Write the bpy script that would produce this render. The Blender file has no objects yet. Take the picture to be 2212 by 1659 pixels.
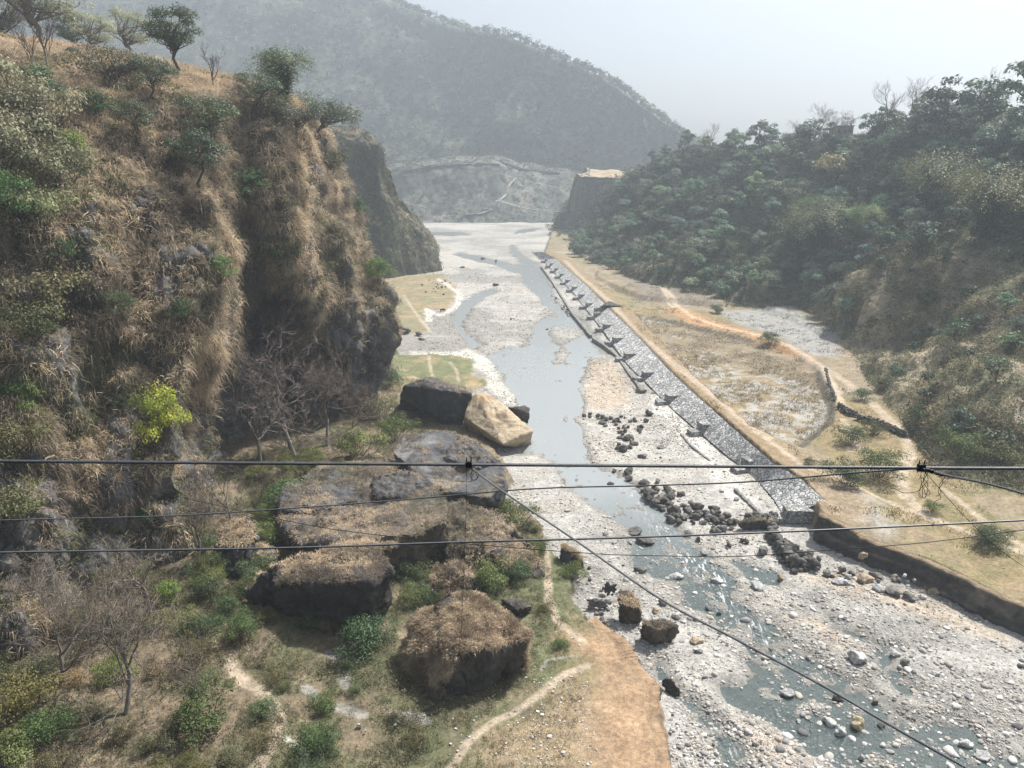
import bpy, bmesh, math
import numpy as np
from mathutils import Vector, Matrix
rad = math.radians
rng = np.random.default_rng(11)
scene = bpy.context.scene
COL = scene.collection
# ------------------------------------------------------------------ camera, sky, sun, exposure
F, CX, CY, H = 1640.0, 1106.0, 829.5, 55.0          # the 2212 px wide view of the photograph
PITCH = math.atan(474.5 / F)
cam = bpy.data.objects.new("camera", bpy.data.cameras.new("camera"))
COL.objects.link(cam)
cam.location = (0, 0, H)
cam.rotation_euler = (rad(90) - PITCH, 0, 0)
cam.data.sensor_width = 36
cam.data.lens = F / 2212 * 36
cam.data.clip_start = 0.1
cam.data.clip_end = 20000
scene.camera = cam
SUN_AZ, SUN_EL = rad(49), rad(56)                   # to the right of the view direction
world = bpy.data.worlds.new("World"); scene.world = world; world.use_nodes = True
nt = world.node_tree
sky = nt.nodes.new("ShaderNodeTexSky"); sky.sky_type = 'NISHITA'; sky.sun_disc = False
sky.sun_elevation = SUN_EL; sky.sun_rotation = SUN_AZ
sky.air_density = 1.0; sky.dust_density = 4.0; sky.ozone_density = 2.2
bg = nt.nodes["Background"]; bg.inputs[1].default_value = 0.075
hsv = nt.nodes.new('ShaderNodeHueSaturation'); hsv.inputs['Saturation'].default_value = .62
nt.links.new(sky.outputs[0], hsv.inputs['Color']); nt.links.new(hsv.outputs[0], bg.inputs[0])
sun = bpy.data.objects.new("sun", bpy.data.lights.new("sun", 'SUN'))
COL.objects.link(sun)
sun.data.energy = 5.0; sun.data.angle = rad(0.5); sun.data.color = (1.0, 0.965, 0.90)
sdir = Vector((math.sin(SUN_AZ) * math.cos(SUN_EL), math.cos(SUN_AZ) * math.cos(SUN_EL), math.sin(SUN_EL)))
sun.rotation_euler = sdir.to_track_quat('Z', 'Y').to_euler()
scene.view_settings.view_transform = 'Standard'
scene.view_settings.look = 'None'
scene.view_settings.gamma = 1
scene.view_settings.exposure = 0.64
scene.render.engine = 'CYCLES'
cy = scene.cycles
cy.use_denoising = True
cy.max_bounces = 6; cy.diffuse_bounces = 2; cy.glossy_bounces = 2; cy.transmission_bounces = 2
cy.volume_bounces = 1; cy.transparent_max_bounces = 6
cy.caustics_reflective = False; cy.caustics_refractive = False
cy.sample_clamp_indirect = 6
HAZE = 0.0004
HAZE_COL = (0.79, 0.89, 1.0)

# ------------------------------------------------------------------ view geometry: photo point + height/distance -> place
sP, cP = math.sin(PITCH), math.cos(PITCH)
def ray(x, y):
    a = (np.asarray(x, float) - CX) / F; b = (CY - np.asarray(y, float)) / F
    return a, b * sP + cP, b * cP - sP
def P(x, y, z=0.0):
    dx, dy, dz = ray(x, y); t = (z - H) / dz
    return np.stack([dx * t, dy * t, np.zeros_like(dx * t) + z], -1)
def PD(x, y, Y):
    dx, dy, dz = ray(x, y); t = Y / dy
    return np.stack([dx * t, dy * t, H + dz * t], -1)
def proj(p):
    p = np.asarray(p, float); q = p[..., 2] - H
    d = p[..., 1] * cP - q * sP; u = p[..., 1] * sP + q * cP
    d = np.where(np.abs(d) < 1e-6, 1e-6, d)
    return CX + F * p[..., 0] / d, CY - F * u / d, d
K = 0.3968                                           # notes were taken on enlarged views; back to full view units
def ZM(ox, oy):
    return lambda *pts: [(ox + K * a, oy + K * b) for a, b in pts]
z1 = ZM(0, 0); z2 = ZM(768, 0); z3 = ZM(1334, 0); z4 = ZM(0, 548.6); z5 = ZM(713.2, 548.6)
z6 = ZM(1334.2, 548.6); zA = ZM(0, 1000.6); zB = ZM(713.2, 1000.6); zC = ZM(1334.2, 1000.6)
def W(pts, z=0.0):
    a = np.array(pts, float); return P(a[:, 0], a[:, 1], z)[:, :2]

# ------------------------------------------------------------------ numeric noise
def vnoise(p, seed=0):
    p = np.asarray(p, np.float64)
    i = np.floor(p).astype(np.int64); f = p - i; f = f * f * (3 - 2 * f)
    def h(ix, iy, iz):
        n = (ix * 73856093) ^ (iy * 19349663) ^ (iz * 83492791) ^ (seed * 2654435761)
        n = n & 0xffffffff
        n = ((n >> 15) ^ n) * 0x2c1b3c6d & 0xffffffff
        n = ((n >> 12) ^ n) * 0x297a2d39 & 0xffffffff
        n = (n >> 15) ^ n
        return (n & 0xffffff) / float(0xffffff)
    x, y, z = i[..., 0], i[..., 1], i[..., 2]; fx, fy, fz = f[..., 0], f[..., 1], f[..., 2]
    r = 0
    for dz in (0, 1):
        wz = fz if dz else 1 - fz
        for dy in (0, 1):
            wy = fy if dy else 1 - fy
            r = r + wz * wy * (h(x, y + dy, z + dz) * (1 - fx) + h(x + 1, y + dy, z + dz) * fx)
    return r * 2 - 1
def fbm(p, sc, oct=4, seed=0, gain=0.5):
    p = np.asarray(p, float) / sc; a = 1; s = 0; t = 0
    for k in range(oct):
        s = s + a * vnoise(p + 17.3 * k, seed + k); t += a; a *= gain; p = p * 2.03
    return s / t
def xyz(X, Y, Z=0):
    return np.stack([X, Y, np.zeros_like(X) + Z], -1)
def ss(a, b, x):
    t = np.clip((x - a) / (b - a), 0, 1); return t * t * (3 - 2 * t)
def sd_poly(poly, X, Y, far=60):
    poly = np.asarray(poly, float); out = np.full(X.shape, -float(far))
    m = (X > poly[:, 0].min() - far) & (X < poly[:, 0].max() + far) & (Y > poly[:, 1].min() - far) & (Y < poly[:, 1].max() + far)
    x, y = X[m], Y[m]; d = np.full(x.shape, 1e9); ins = np.zeros(x.shape, bool)
    for i in range(len(poly)):
        ax, ay = poly[i - 1]; bx, by = poly[i]
        ex, ey = bx - ax, by - ay; L = ex * ex + ey * ey + 1e-12
        t = np.clip(((x - ax) * ex + (y - ay) * ey) / L, 0, 1)
        d = np.minimum(d, (x - ax - t * ex) ** 2 + (y - ay - t * ey) ** 2)
        c = (ay > y) != (by > y)
        with np.errstate(divide='ignore', invalid='ignore'):
            ins ^= c & (x < ex * (y - ay) / (ey if ey else 1e-12) + ax)
    d = np.sqrt(d); out[m] = np.clip(np.where(ins, d, -d), -far, far)
    return out
def d_line(line, X, Y, far=60):
    line = np.asarray(line, float); out = np.full(X.shape, float(far))
    m = (X > line[:, 0].min() - far) & (X < line[:, 0].max() + far) & (Y > line[:, 1].min() - far) & (Y < line[:, 1].max() + far)
    x, y = X[m], Y[m]; d = np.full(x.shape, 1e9)
    for (ax, ay), (bx, by) in zip(line[:-1], line[1:]):
        ex, ey = bx - ax, by - ay; L = ex * ex + ey * ey + 1e-12
        t = np.clip(((x - ax) * ex + (y - ay) * ey) / L, 0, 1)
        d = np.minimum(d, (x - ax - t * ex) ** 2 + (y - ay - t * ey) ** 2)
    out[m] = np.minimum(np.sqrt(d), far); return out

# ------------------------------------------------------------------ mesh and object helpers
def np_mesh(name, V, faces, col=None, smooth=False, extra=None):
    me = bpy.data.meshes.new(name)
    V = np.ascontiguousarray(V, np.float32).reshape(-1, 3)
    fl = faces if isinstance(faces, list) else [faces]
    fl = [np.asarray(f, np.int32) for f in fl if len(f)]
    me.vertices.add(len(V)); me.vertices.foreach_set('co', V.ravel())
    nl = sum(f.size for f in fl); npoly = sum(len(f) for f in fl)
    me.loops.add(nl); me.loops.foreach_set('vertex_index', np.concatenate([f.ravel() for f in fl]))
    tot = np.concatenate([np.full(len(f), f.shape[1], np.int32) for f in fl])
    st = np.concatenate([[0], np.cumsum(tot)[:-1]]).astype(np.int32)
    me.polygons.add(npoly); me.polygons.foreach_set('loop_start', st)
    me.polygons.foreach_set('use_smooth', np.full(npoly, bool(smooth)))
    me.update(calc_edges=True)
    if col is not None:
        c = np.ones((len(V), 4), np.float32); c[:, :3] = np.clip(col, 0, 1)
        a = me.color_attributes.new('col', 'FLOAT_COLOR', 'POINT'); a.data.foreach_set('color', c.ravel())
    for k, v in (extra or {}).items():
        a = me.attributes.new(k, 'FLOAT', 'POINT'); a.data.foreach_set('value', np.ascontiguousarray(v, np.float32).ravel())
    return me
def grid_faces(nr, nc, keep=None):
    i = np.arange(nr * nc).reshape(nr, nc)
    f = np.stack([i[:-1, :-1], i[:-1, 1:], i[1:, 1:], i[1:, :-1]], -1).reshape(-1, 4)
    return f if keep is None else f[keep.ravel()]
def obj(name, me, mat=None, parent=None, loc=(0, 0, 0)):
    o = bpy.data.objects.new(name, me); COL.objects.link(o); o.location = loc
    if mat and not me.materials: me.materials.append(mat)
    if parent: o.parent = parent
    return o
def tag(o, label=None, cat=None, group=None, kind=None):
    if label: o['label'] = label
    if cat: o['category'] = cat
    if group: o['group'] = group
    if kind: o['kind'] = kind
    return o
def empty(name, loc=(0, 0, 0), rz=0, s=1.0):
    o = bpy.data.objects.new(name, None); COL.objects.link(o); o.location = loc
    o.rotation_euler = (0, 0, rz); o.scale = (s, s, s) if np.isscalar(s) else s
    o.empty_display_size = 0.3
    return o
class Tubes:
    def __init__(s): s.V = []; s.Fq = []; s.n = 0
    def add(s, pts, radii, sides=5):
        pts = np.asarray(pts, float); radii = np.broadcast_to(np.asarray(radii, float), (len(pts),))
        T = np.gradient(pts, axis=0); T /= np.linalg.norm(T, axis=1, keepdims=True) + 1e-9
        ref = np.array([0, 0, 1.0]) if abs(T[0][2]) < .8 else np.array([1.0, 0, 0])
        A = np.cross(T, ref); A /= np.linalg.norm(A, axis=1, keepdims=True) + 1e-9; B = np.cross(T, A)
        an = np.arange(sides) * 2 * math.pi / sides
        R = pts[:, None] + radii[:, None, None] * (A[:, None] * np.cos(an)[None, :, None] + B[:, None] * np.sin(an)[None, :, None])
        m = len(pts); i = np.arange(m * sides).reshape(m, sides) + s.n; j = np.roll(i, -1, 1)
        s.Fq.append(np.stack([i[:-1], j[:-1], j[1:], i[1:]], -1).reshape(-1, 4))
        s.V.append(R.reshape(-1, 3)); s.n += m * sides
        return s
    def mesh(s, name, smooth=True, col=None):
        V = np.concatenate(s.V)
        return np_mesh(name, V, np.concatenate(s.Fq), None if col is None else np.tile(col, (len(V), 1)), smooth)

# ------------------------------------------------------------------ materials
def new_mat(name):
    m = bpy.data.materials.new(name); m.use_nodes = True
    return m, m.node_tree, m.node_tree.nodes["Principled BSDF"]
def N(nt, t, **kw):
    n = nt.nodes.new(t)
    for k, v in kw.items():
        if isinstance(k, str) and k.startswith('i_'): n.inputs[k[2:]].default_value = v
        else: setattr(n, k, v)
    return n
def mat_surf(name, rough=0.9, scales=((1.5, .35), (0.35, .35)), bump=0.3, bscale=1.0, base=None, objcol=False, objrand=0.0, vor=None, spec=0.25, coord='pos'):
    """vertex colour (or a flat base) broken up by world-space noise, with a bump"""
    m, t, b = new_mat(name); L = t.links
    if coord == 'pos':
        src = N(t, 'ShaderNodeNewGeometry').outputs['Position']
    else:
        src = N(t, 'ShaderNodeTexCoord').outputs['Object']
    if base is None:
        c = N(t, 'ShaderNodeAttribute', attribute_name='col').outputs['Color']
    else:
        r = N(t, 'ShaderNodeRGB'); r.outputs[0].default_value = (*base, 1); c = r.outputs[0]
    for sc, amt in scales:
        n = N(t, 'ShaderNodeTexNoise'); n.inputs['Scale'].default_value = 1 / sc; n.inputs['Detail'].default_value = 4
        n.inputs['Roughness'].default_value = 0.65; L.new(src, n.inputs['Vector'])
        r = N(t, 'ShaderNodeMapRange'); r.inputs[1].default_value = .3; r.inputs[2].default_value = .7
        r.inputs[3].default_value = 1 - amt; r.inputs[4].default_value = 1 + amt; L.new(n.outputs[0], r.inputs[0])
        x = N(t, 'ShaderNodeVectorMath', operation='SCALE'); L.new(c, x.inputs[0]); L.new(r.outputs[0], x.inputs['Scale']); c = x.outputs[0]
    hgt = None
    if vor:
        sc, dark = vor
        v = N(t, 'ShaderNodeTexVoronoi', feature='DISTANCE_TO_EDGE'); v.inputs['Scale'].default_value = 1 / sc; L.new(src, v.inputs['Vector'])
        r = N(t, 'ShaderNodeMapRange'); r.inputs[1].default_value = .02; r.inputs[2].default_value = .14; r.inputs[3].default_value = dark; r.inputs[4].default_value = 1
        L.new(v.outputs[0], r.inputs[0]); hgt = r.outputs[0]
        x = N(t, 'ShaderNodeVectorMath', operation='SCALE'); L.new(c, x.inputs[0]); L.new(r.outputs[0], x.inputs['Scale']); c = x.outputs[0]
        v2 = N(t, 'ShaderNodeTexVoronoi'); v2.inputs['Scale'].default_value = 1 / sc; L.new(src, v2.inputs['Vector'])
        s2 = N(t, 'ShaderNodeSeparateColor'); L.new(v2.outputs['Color'], s2.inputs[0])
        r = N(t, 'ShaderNodeMapRange'); r.inputs[3].default_value = .55; r.inputs[4].default_value = 1.35; L.new(s2.outputs[0], r.inputs[0])
        x = N(t, 'ShaderNodeVectorMath', operation='SCALE'); L.new(c, x.inputs[0]); L.new(r.outputs[0], x.inputs['Scale']); c = x.outputs[0]
    if objcol or objrand:
        oi = N(t, 'ShaderNodeObjectInfo')
        if objcol:
            x = N(t, 'ShaderNodeVectorMath', operation='MULTIPLY'); L.new(c, x.inputs[0]); L.new(oi.outputs['Color'], x.inputs[1]); c = x.outputs[0]
        if objrand:
            r = N(t, 'ShaderNodeMapRange'); r.inputs[3].default_value = 1 - objrand; r.inputs[4].default_value = 1 + objrand; L.new(oi.outputs['Random'], r.inputs[0])
            x = N(t, 'ShaderNodeVectorMath', operation='SCALE'); L.new(c, x.inputs[0]); L.new(r.outputs[0], x.inputs['Scale']); c = x.outputs[0]
    L.new(c, b.inputs['Base Color']); b.inputs['Roughness'].default_value = rough
    b.inputs['Specular IOR Level'].default_value = spec
    if bump:
        n = N(t, 'ShaderNodeTexNoise'); n.inputs['Scale'].default_value = 1 / bscale; n.inputs['Detail'].default_value = 6; n.inputs['Roughness'].default_value = .7
        L.new(src, n.inputs['Vector'])
        bp = N(t, 'ShaderNodeBump'); bp.inputs['Strength'].default_value = bump; bp.inputs['Distance'].default_value = bscale * .5
        if hgt is not None:
            ad = N(t, 'ShaderNodeMath', operation='ADD'); L.new(n.outputs[0], ad.inputs[0]); L.new(hgt, ad.inputs[1]); L.new(ad.outputs[0], bp.inputs['Height'])
        else:
            L.new(n.outputs[0], bp.inputs['Height'])
        L.new(bp.outputs[0], b.inputs['Normal'])
    return m
def mat_leaf(name, transl=0.22, objcol=True, objrand=0.25, rough=0.55, spec=0.3):
    m, t, b = new_mat(name); L = t.links
    c = N(t, 'ShaderNodeAttribute', attribute_name='col').outputs['Color']
    oi = N(t, 'ShaderNodeObjectInfo')
    if objcol:
        x = N(t, 'ShaderNodeVectorMath', operation='MULTIPLY'); L.new(c, x.inputs[0]); L.new(oi.outputs['Color'], x.inputs[1]); c = x.outputs[0]
    if objrand:
        r = N(t, 'ShaderNodeMapRange'); r.inputs[3].default_value = 1 - objrand; r.inputs[4].default_value = 1 + objrand; L.new(oi.outputs['Random'], r.inputs[0])
        x = N(t, 'ShaderNodeVectorMath', operation='SCALE'); L.new(c, x.inputs[0]); L.new(r.outputs[0], x.inputs['Scale']); c = x.outputs[0]
    L.new(c, b.inputs['Base Color']); b.inputs['Roughness'].default_value = rough; b.inputs['Specular IOR Level'].default_value = spec
    tr = N(t, 'ShaderNodeBsdfTranslucent'); L.new(c, tr.inputs[0])
    mx = N(t, 'ShaderNodeMixShader'); mx.inputs[0].default_value = transl
    L.new(b.outputs[0], mx.inputs[1]); L.new(tr.outputs[0], mx.inputs[2]); L.new(mx.outputs[0], t.nodes['Material Output'].inputs[0])
    return m
M_ground = mat_surf('ground_soil', scales=((2.2, .25), (0.5, .35), (0.15, .3)), bump=.5, bscale=.6)
M_cliff = mat_surf('cliff_rock', scales=((3, .3), (0.7, .35)), bump=.8, bscale=1.2)
M_hill = mat_surf('hill_soil', scales=((5, .3), (1.2, .4)), bump=.8, bscale=2.0)
M_far = mat_surf('forest_floor', scales=((25, .3), (6, .4)), bump=.6, bscale=8.0)
M_rock = mat_surf('boulder_rock', scales=((1.2, .35), (0.25, .3)), bump=.6, bscale=.5, base=(1, 1, 1), objcol=True, spec=.3)
M_rockv = mat_surf('boulder_rock_mottled', scales=((1.6, .3), (0.3, .3)), bump=.6, bscale=.6, spec=.3)
M_stone = mat_surf('cobble_stone', scales=((.25, .15),), bump=0, spec=.3)
M_pitch = mat_surf('stone_pitching', base=(.6, .6, .59), scales=((4, .2), (0.3, .2)), bump=.8, bscale=.4, vor=(.75, .42))
M_gabion = mat_surf('gabion_stone', base=(.42, .415, .40), scales=((1, .3),), bump=.8, bscale=.3, vor=(.45, .35))
M_straw = mat_leaf('dry_grass_blades', transl=.3, objrand=0, objcol=False, rough=.8, spec=.1)
M_leaf = mat_leaf('leaves', transl=.2)
M_gloss = mat_leaf('glossy_leaves', transl=.15, rough=.5, spec=.45)
M_bark = mat_surf('bark', base=(.12, .10, .08), scales=((.5, .3),), bump=.4, bscale=.1, coord='obj', objcol=True)
M_twig = mat_surf('pale_bark', base=(.25, .225, .20), scales=((.5, .3),), bump=0, coord='obj', objcol=True)
M_steel = mat_surf('galvanised_steel', base=(.16, .165, .17), scales=((.05, .2),), bump=0, rough=.45, spec=.5)
M_steel.node_tree.nodes["Principled BSDF"].inputs['Metallic'].default_value = .5
M_rust = mat_surf('dark_wire', base=(.03, .028, .027), scales=((.05, .2),), bump=0, rough=.5)
def mat_water():
    m, t, b = new_mat('water'); L = t.links
    pos = N(t, 'ShaderNodeNewGeometry').outputs['Position']
    foam = N(t, 'ShaderNodeAttribute', attribute_name='foam').outputs['Fac']
    mp = N(t, 'ShaderNodeMapping'); mp.inputs['Rotation'].default_value = (0, 0, rad(-17)); mp.inputs['Scale'].default_value = (1.25, .3, 1); L.new(pos, mp.inputs[0])
    n1 = N(t, 'ShaderNodeTexNoise'); n1.inputs['Scale'].default_value = 1.6; n1.inputs['Detail'].default_value = 6; n1.inputs['Roughness'].default_value = .7; L.new(mp.outputs[0], n1.inputs[0])
    # streaks of white water where the stream runs fast
    r = N(t, 'ShaderNodeMapRange'); r.inputs[1].default_value = .50; r.inputs[2].default_value = .62; L.new(n1.outputs[0], r.inputs[0])
    mu = N(t, 'ShaderNodeMath', operation='MULTIPLY'); L.new(r.outputs[0], mu.inputs[0]); L.new(foam, mu.inputs[1])
    mc = N(t, 'ShaderNodeMix', data_type='RGBA'); dp = N(t, 'ShaderNodeAttribute', attribute_name='silt_sheen').outputs['Fac']; mb = N(t, 'ShaderNodeMix', data_type='RGBA'); mb.inputs[6].default_value = (.10, .14, .145, 1); mb.inputs[7].default_value = (.46, .49, .50, 1); L.new(dp, mb.inputs[0]); L.new(mb.outputs[2], mc.inputs[6]); mc.inputs[7].default_value = (.75, .77, .78, 1)  # pale base colour paints the sky's silvery reflection in with the silt
    L.new(mu.outputs[0], mc.inputs[0]); L.new(mc.outputs[2], b.inputs['Base Color'])
    b.inputs['Roughness'].default_value = .6; b.inputs['Specular IOR Level'].default_value = 0
    n2 = N(t, 'ShaderNodeTexNoise'); n2.inputs['Scale'].default_value = 1.3; n2.inputs['Detail'].default_value = 5; n2.inputs['Roughness'].default_value = .6; L.new(mp.outputs[0], n2.inputs[0])
    st = N(t, 'ShaderNodeMapRange'); st.inputs[3].default_value = .10; st.inputs[4].default_value = .8; L.new(foam, st.inputs[0])
    bp = N(t, 'ShaderNodeBump'); bp.inputs['Distance'].default_value = .35; L.new(st.outputs[0], bp.inputs['Strength']); L.new(n2.outputs[0], bp.inputs['Height']); L.new(bp.outputs[0], b.inputs['Normal'])
    # a clear film over the bed; silt and painted sky sheen thicken in the slow wide reach
    tr = N(t, 'ShaderNodeBsdfTransparent'); tr.inputs[0].default_value = (.72, .80, .78, 1)
    mk = N(t, 'ShaderNodeMapRange'); mk.inputs[3].default_value = .3; mk.inputs[4].default_value = .62; L.new(dp, mk.inputs[0])
    mm = N(t, 'ShaderNodeMath', operation='MAXIMUM'); L.new(mk.outputs[0], mm.inputs[0]); L.new(mu.outputs[0], mm.inputs[1])
    m1 = N(t, 'ShaderNodeMixShader'); L.new(mm.outputs[0], m1.inputs[0]); L.new(tr.outputs[0], m1.inputs[1]); L.new(b.outputs[0], m1.inputs[2])
    gl = N(t, 'ShaderNodeBsdfGlossy'); gl.inputs['Roughness'].default_value = .12; L.new(bp.outputs[0], gl.inputs['Normal'])
    fr = N(t, 'ShaderNodeFresnel'); fr.inputs[0].default_value = 1.5; L.new(bp.outputs[0], fr.inputs['Normal'])
    m2 = N(t, 'ShaderNodeMixShader'); L.new(fr.outputs[0], m2.inputs[0]); L.new(m1.outputs[0], m2.inputs[1]); L.new(gl.outputs[0], m2.inputs[2])
    L.new(m2.outputs[0], t.nodes['Material Output'].inputs[0])
    return m
M_water = mat_water()
def flat_mat(name, c, rough=.7): return mat_surf(name, base=c, scales=((.8, .15),), bump=0, rough=rough)

# ------------------------------------------------------------------ valley floor: shapes traced on the ground
C = lambda *v: np.array(v, float)
GRAVEL, GRAVEL2, SILT = C(.355, .343, .32), C(.25, .24, .22), C(.47, .45, .41)
GR_DRY, GR_GRN, ORANGE, SAND = C(.22, .175, .12), C(.115, .125, .065), C(.33, .225, .14), C(.38, .31, .235)
water_polys = [
    z5((1030, 90), (1150, 85), (1180, 140), (1200, 210), (1240, 290), (1330, 350), (1400, 400), (1500, 545), (1400, 560), (1390, 640), (1360, 720), (1350, 800), (1365, 860), (1310, 900), (1330, 980), (1400, 1100), (1480, 1180), (1560, 1200), (1650, 1280), (1700, 1340), (1800, 1390), (1850, 1460), (1900, 1520), (1960, 1600), (2060, 1659), (1700, 1659), (1690, 1560), (1600, 1490), (1500, 1420), (1400, 1350), (1300, 1260), (1230, 1160), (1160, 1090), (1060, 1090), (1080, 860), (1045, 800), (1010, 760), (960, 700), (920, 620), (860, 560), (780, 510), (850, 550), (1000, 510), (1080, 490), (1100, 440), (1120, 380), (1180, 340), (1240, 345), (1180, 280), (1100, 200), (1060, 150)),
    z5((890, 190), (910, 205), (830, 240), (760, 290), (730, 350), (725, 400), (760, 450), (830, 500), (780, 510), (720, 450), (680, 400), (665, 345), (700, 290), (790, 220)),
    zC((270, 330), (330, 420), (420, 480), (500, 560), (620, 600), (640, 640), (700, 780), (860, 880), (900, 980), (1010, 1020), (1150, 1150), (1250, 1200), (1350, 1260), (1560, 1400), (1700, 1440), (1850, 1420), (1960, 1540), (2070, 1620), (2260, 1640), (2400, 1800), (1900, 1900), (1300, 1800), (1200, 1659), (1160, 1600), (1060, 1570), (1010, 1500), (930, 1450), (850, 1400), (720, 1350), (610, 1300), (570, 1230), (700, 1210), (740, 1120), (700, 980), (540, 860), (390, 760), (370, 680), (250, 620), (120, 560), (100, 450), (60, 330)),
    zC((200, 1080), (250, 1180), (350, 1290), (440, 1330), (560, 1450), (640, 1520), (700, 1659), (740, 1800), (600, 1800), (580, 1659), (520, 1500), (430, 1400), (330, 1260), (240, 1190)),
    zC((1080, 760), (1200, 880), (1350, 950), (1480, 990), (1450, 1040), (1500, 1130), (1600, 1250), (1560, 1260), (1460, 1130), (1420, 1040), (1440, 1000), (1330, 970), (1190, 900)),
    zC((640, 540), (740, 580), (860, 610), (860, 660), (760, 650), (700, 600)),
    z5((290, 790), (330, 800), (345, 880), (350, 960), (310, 960), (300, 880)) if 0 else z5((1020, 60), (1140, 60), (1150, 85), (1030, 90)),
    z2((850, 1330), (900, 1390), (960, 1420), (1030, 1470), (960, 1470), (890, 1420), (840, 1370)),
    z2((560, 1375), (700, 1400), (830, 1440), (900, 1465), (880, 1490), (780, 1450), (650, 1420), (540, 1390)),
    z2((900, 1250), (1010, 1240), (960, 1262), (860, 1275)), z2((380, 1265), (560, 1262), (640, 1280), (520, 1285), (390, 1280)),
    z5((100, 130), (100, 130), (100, 130)),
]
del water_polys[-1]
islands = [z5((1200, 400), (1280, 395), (1400, 420), (1350, 470), (1300, 500), (1320, 560), (1290, 600), (1215, 600), (1230, 520), (1190, 440)),
           z5((1265, 870), (1300, 880), (1312, 960), (1290, 955), (1262, 910)),
           zC((700, 690), (790, 740), (880, 830), (860, 870), (760, 800)), zC((540, 880), (640, 900), (800, 1020), (900, 1120), (860, 1150), (740, 1040)),
           zC((930, 1300), (1060, 1290), (1180, 1340), (1130, 1400), (980, 1370)), zC((1280, 1210), (1500, 1330), (1650, 1440), (1600, 1470), (1400, 1330))]
fast = [z5((1120, 380), (1240, 345), (1330, 350), (1500, 545), (1340, 480), (1200, 440), (1080, 490)), z5((780, 510), (1080, 480), (1240, 560), (1200, 700), (1000, 700), (900, 610)),
        z5((1180, 140), (1200, 210), (1330, 350), (1240, 345), (1150, 250)),
        z5((1560, 1230), (1700, 1340), (1960, 1600), (2060, 1659), (1900, 1659), (1700, 1450)), zC((60, 150), (270, 330), (420, 480), (640, 600), (900, 960), (1010, 1100), (1000, 1200), (700, 960), (540, 840), (370, 640), (120, 300)),
        zC((330, 1270), (480, 1350), (700, 1620), (700, 1800), (600, 1800), (580, 1600), (420, 1400))]
left_land = [(1443, 1659), (1436, 1583), (1419, 1548), (1428, 1512), (1423, 1477), (1384, 1441), (1372, 1413), (1348, 1381), (1308, 1357), (1285, 1338), (1250, 1300), (1230, 1230), (1185, 1190), (1178, 1130), (1100, 1080), (1098, 1000), (1060, 960), (1010, 900), (930, 830), (860, 800), (850, 700), (800, 640), (300, 640), (-900, 800), (-900, 2000), (1480, 2100), (1450, 1800)]
meadows = [z5((420, 550), (560, 540), (800, 570), (860, 690), (800, 740), (700, 760), (300, 760), (300, 560)),
           z5((200, 130), (480, 118), (620, 110), (700, 190), (690, 270), (640, 320), (560, 300), (530, 360), (560, 420), (480, 440), (200, 400))]
toe = [(1148, 545), (1178, 567), (1243, 638), (1300, 710), (1354, 786), (1400, 831), (1455, 886), (1514, 936), (1576, 990), (1632, 1032), (1672, 1080), (1694, 1116)]
crest = [(1172, 545), (1201, 560), (1269, 620), (1320, 672), (1380, 731), (1447, 803), (1507, 858), (1574, 918), (1663, 997), (1735, 1041), (1783, 1084)]
scarp = zC((1100, 285), (1250, 350), (1480, 430), (1700, 510), (1900, 600), (2080, 690), (2212, 745), (2500, 880), (2900, 1060))
right_land_px = [(1172, 545), (1201, 560), (1269, 620), (1320, 672), (1380, 731), (1447, 803), (1507, 858), (1574, 918), (1663, 997), (1735, 1041)] + scarp + [(3600, 1400), (4200, 1100), (3600, 600), (2300, 480), (1400, 460), (1190, 500)]
basin = z6((90, 320), (300, 560), (500, 740), (700, 930), (850, 1000), (1000, 1040), (1100, 960), (1180, 900), (1190, 800), (1130, 650), (1080, 575), (950, 500), (800, 460), (680, 435), (400, 370), (210, 330))
terr2 = z6((-120, 130), (0, 190), (130, 235), (560, 275), (640, 240), (430, 180), (330, 100), (-120, 90))
silt = [z5((1720, 760), (1830, 820), (2000, 1010), (2212, 1240), (2330, 1400), (2200, 1300), (2000, 1150), (1900, 1010), (1780, 870)),
        z5((700, 560), (860, 560), (960, 700), (1045, 800), (980, 830), (880, 760), (850, 680)), zC((500, 40), (640, 160), (760, 270), (700, 280), (560, 140)),
        z5((430, 540), (600, 545), (780, 530), (830, 560), (640, 565), (440, 560))]
sandbar = [z5((1400, 590), (1540, 600), (1640, 760), (1600, 850), (1450, 860), (1390, 760)), zC((980, 600), (1300, 660), (1700, 770), (2100, 980), (1700, 840), (1300, 740), (1000, 640)),
           zC((700, 1400), (850, 1480), (1000, 1600), (900, 1700), (720, 1659)), zC((940, 850), (1100, 860), (1300, 1000), (1200, 1000))]
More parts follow.
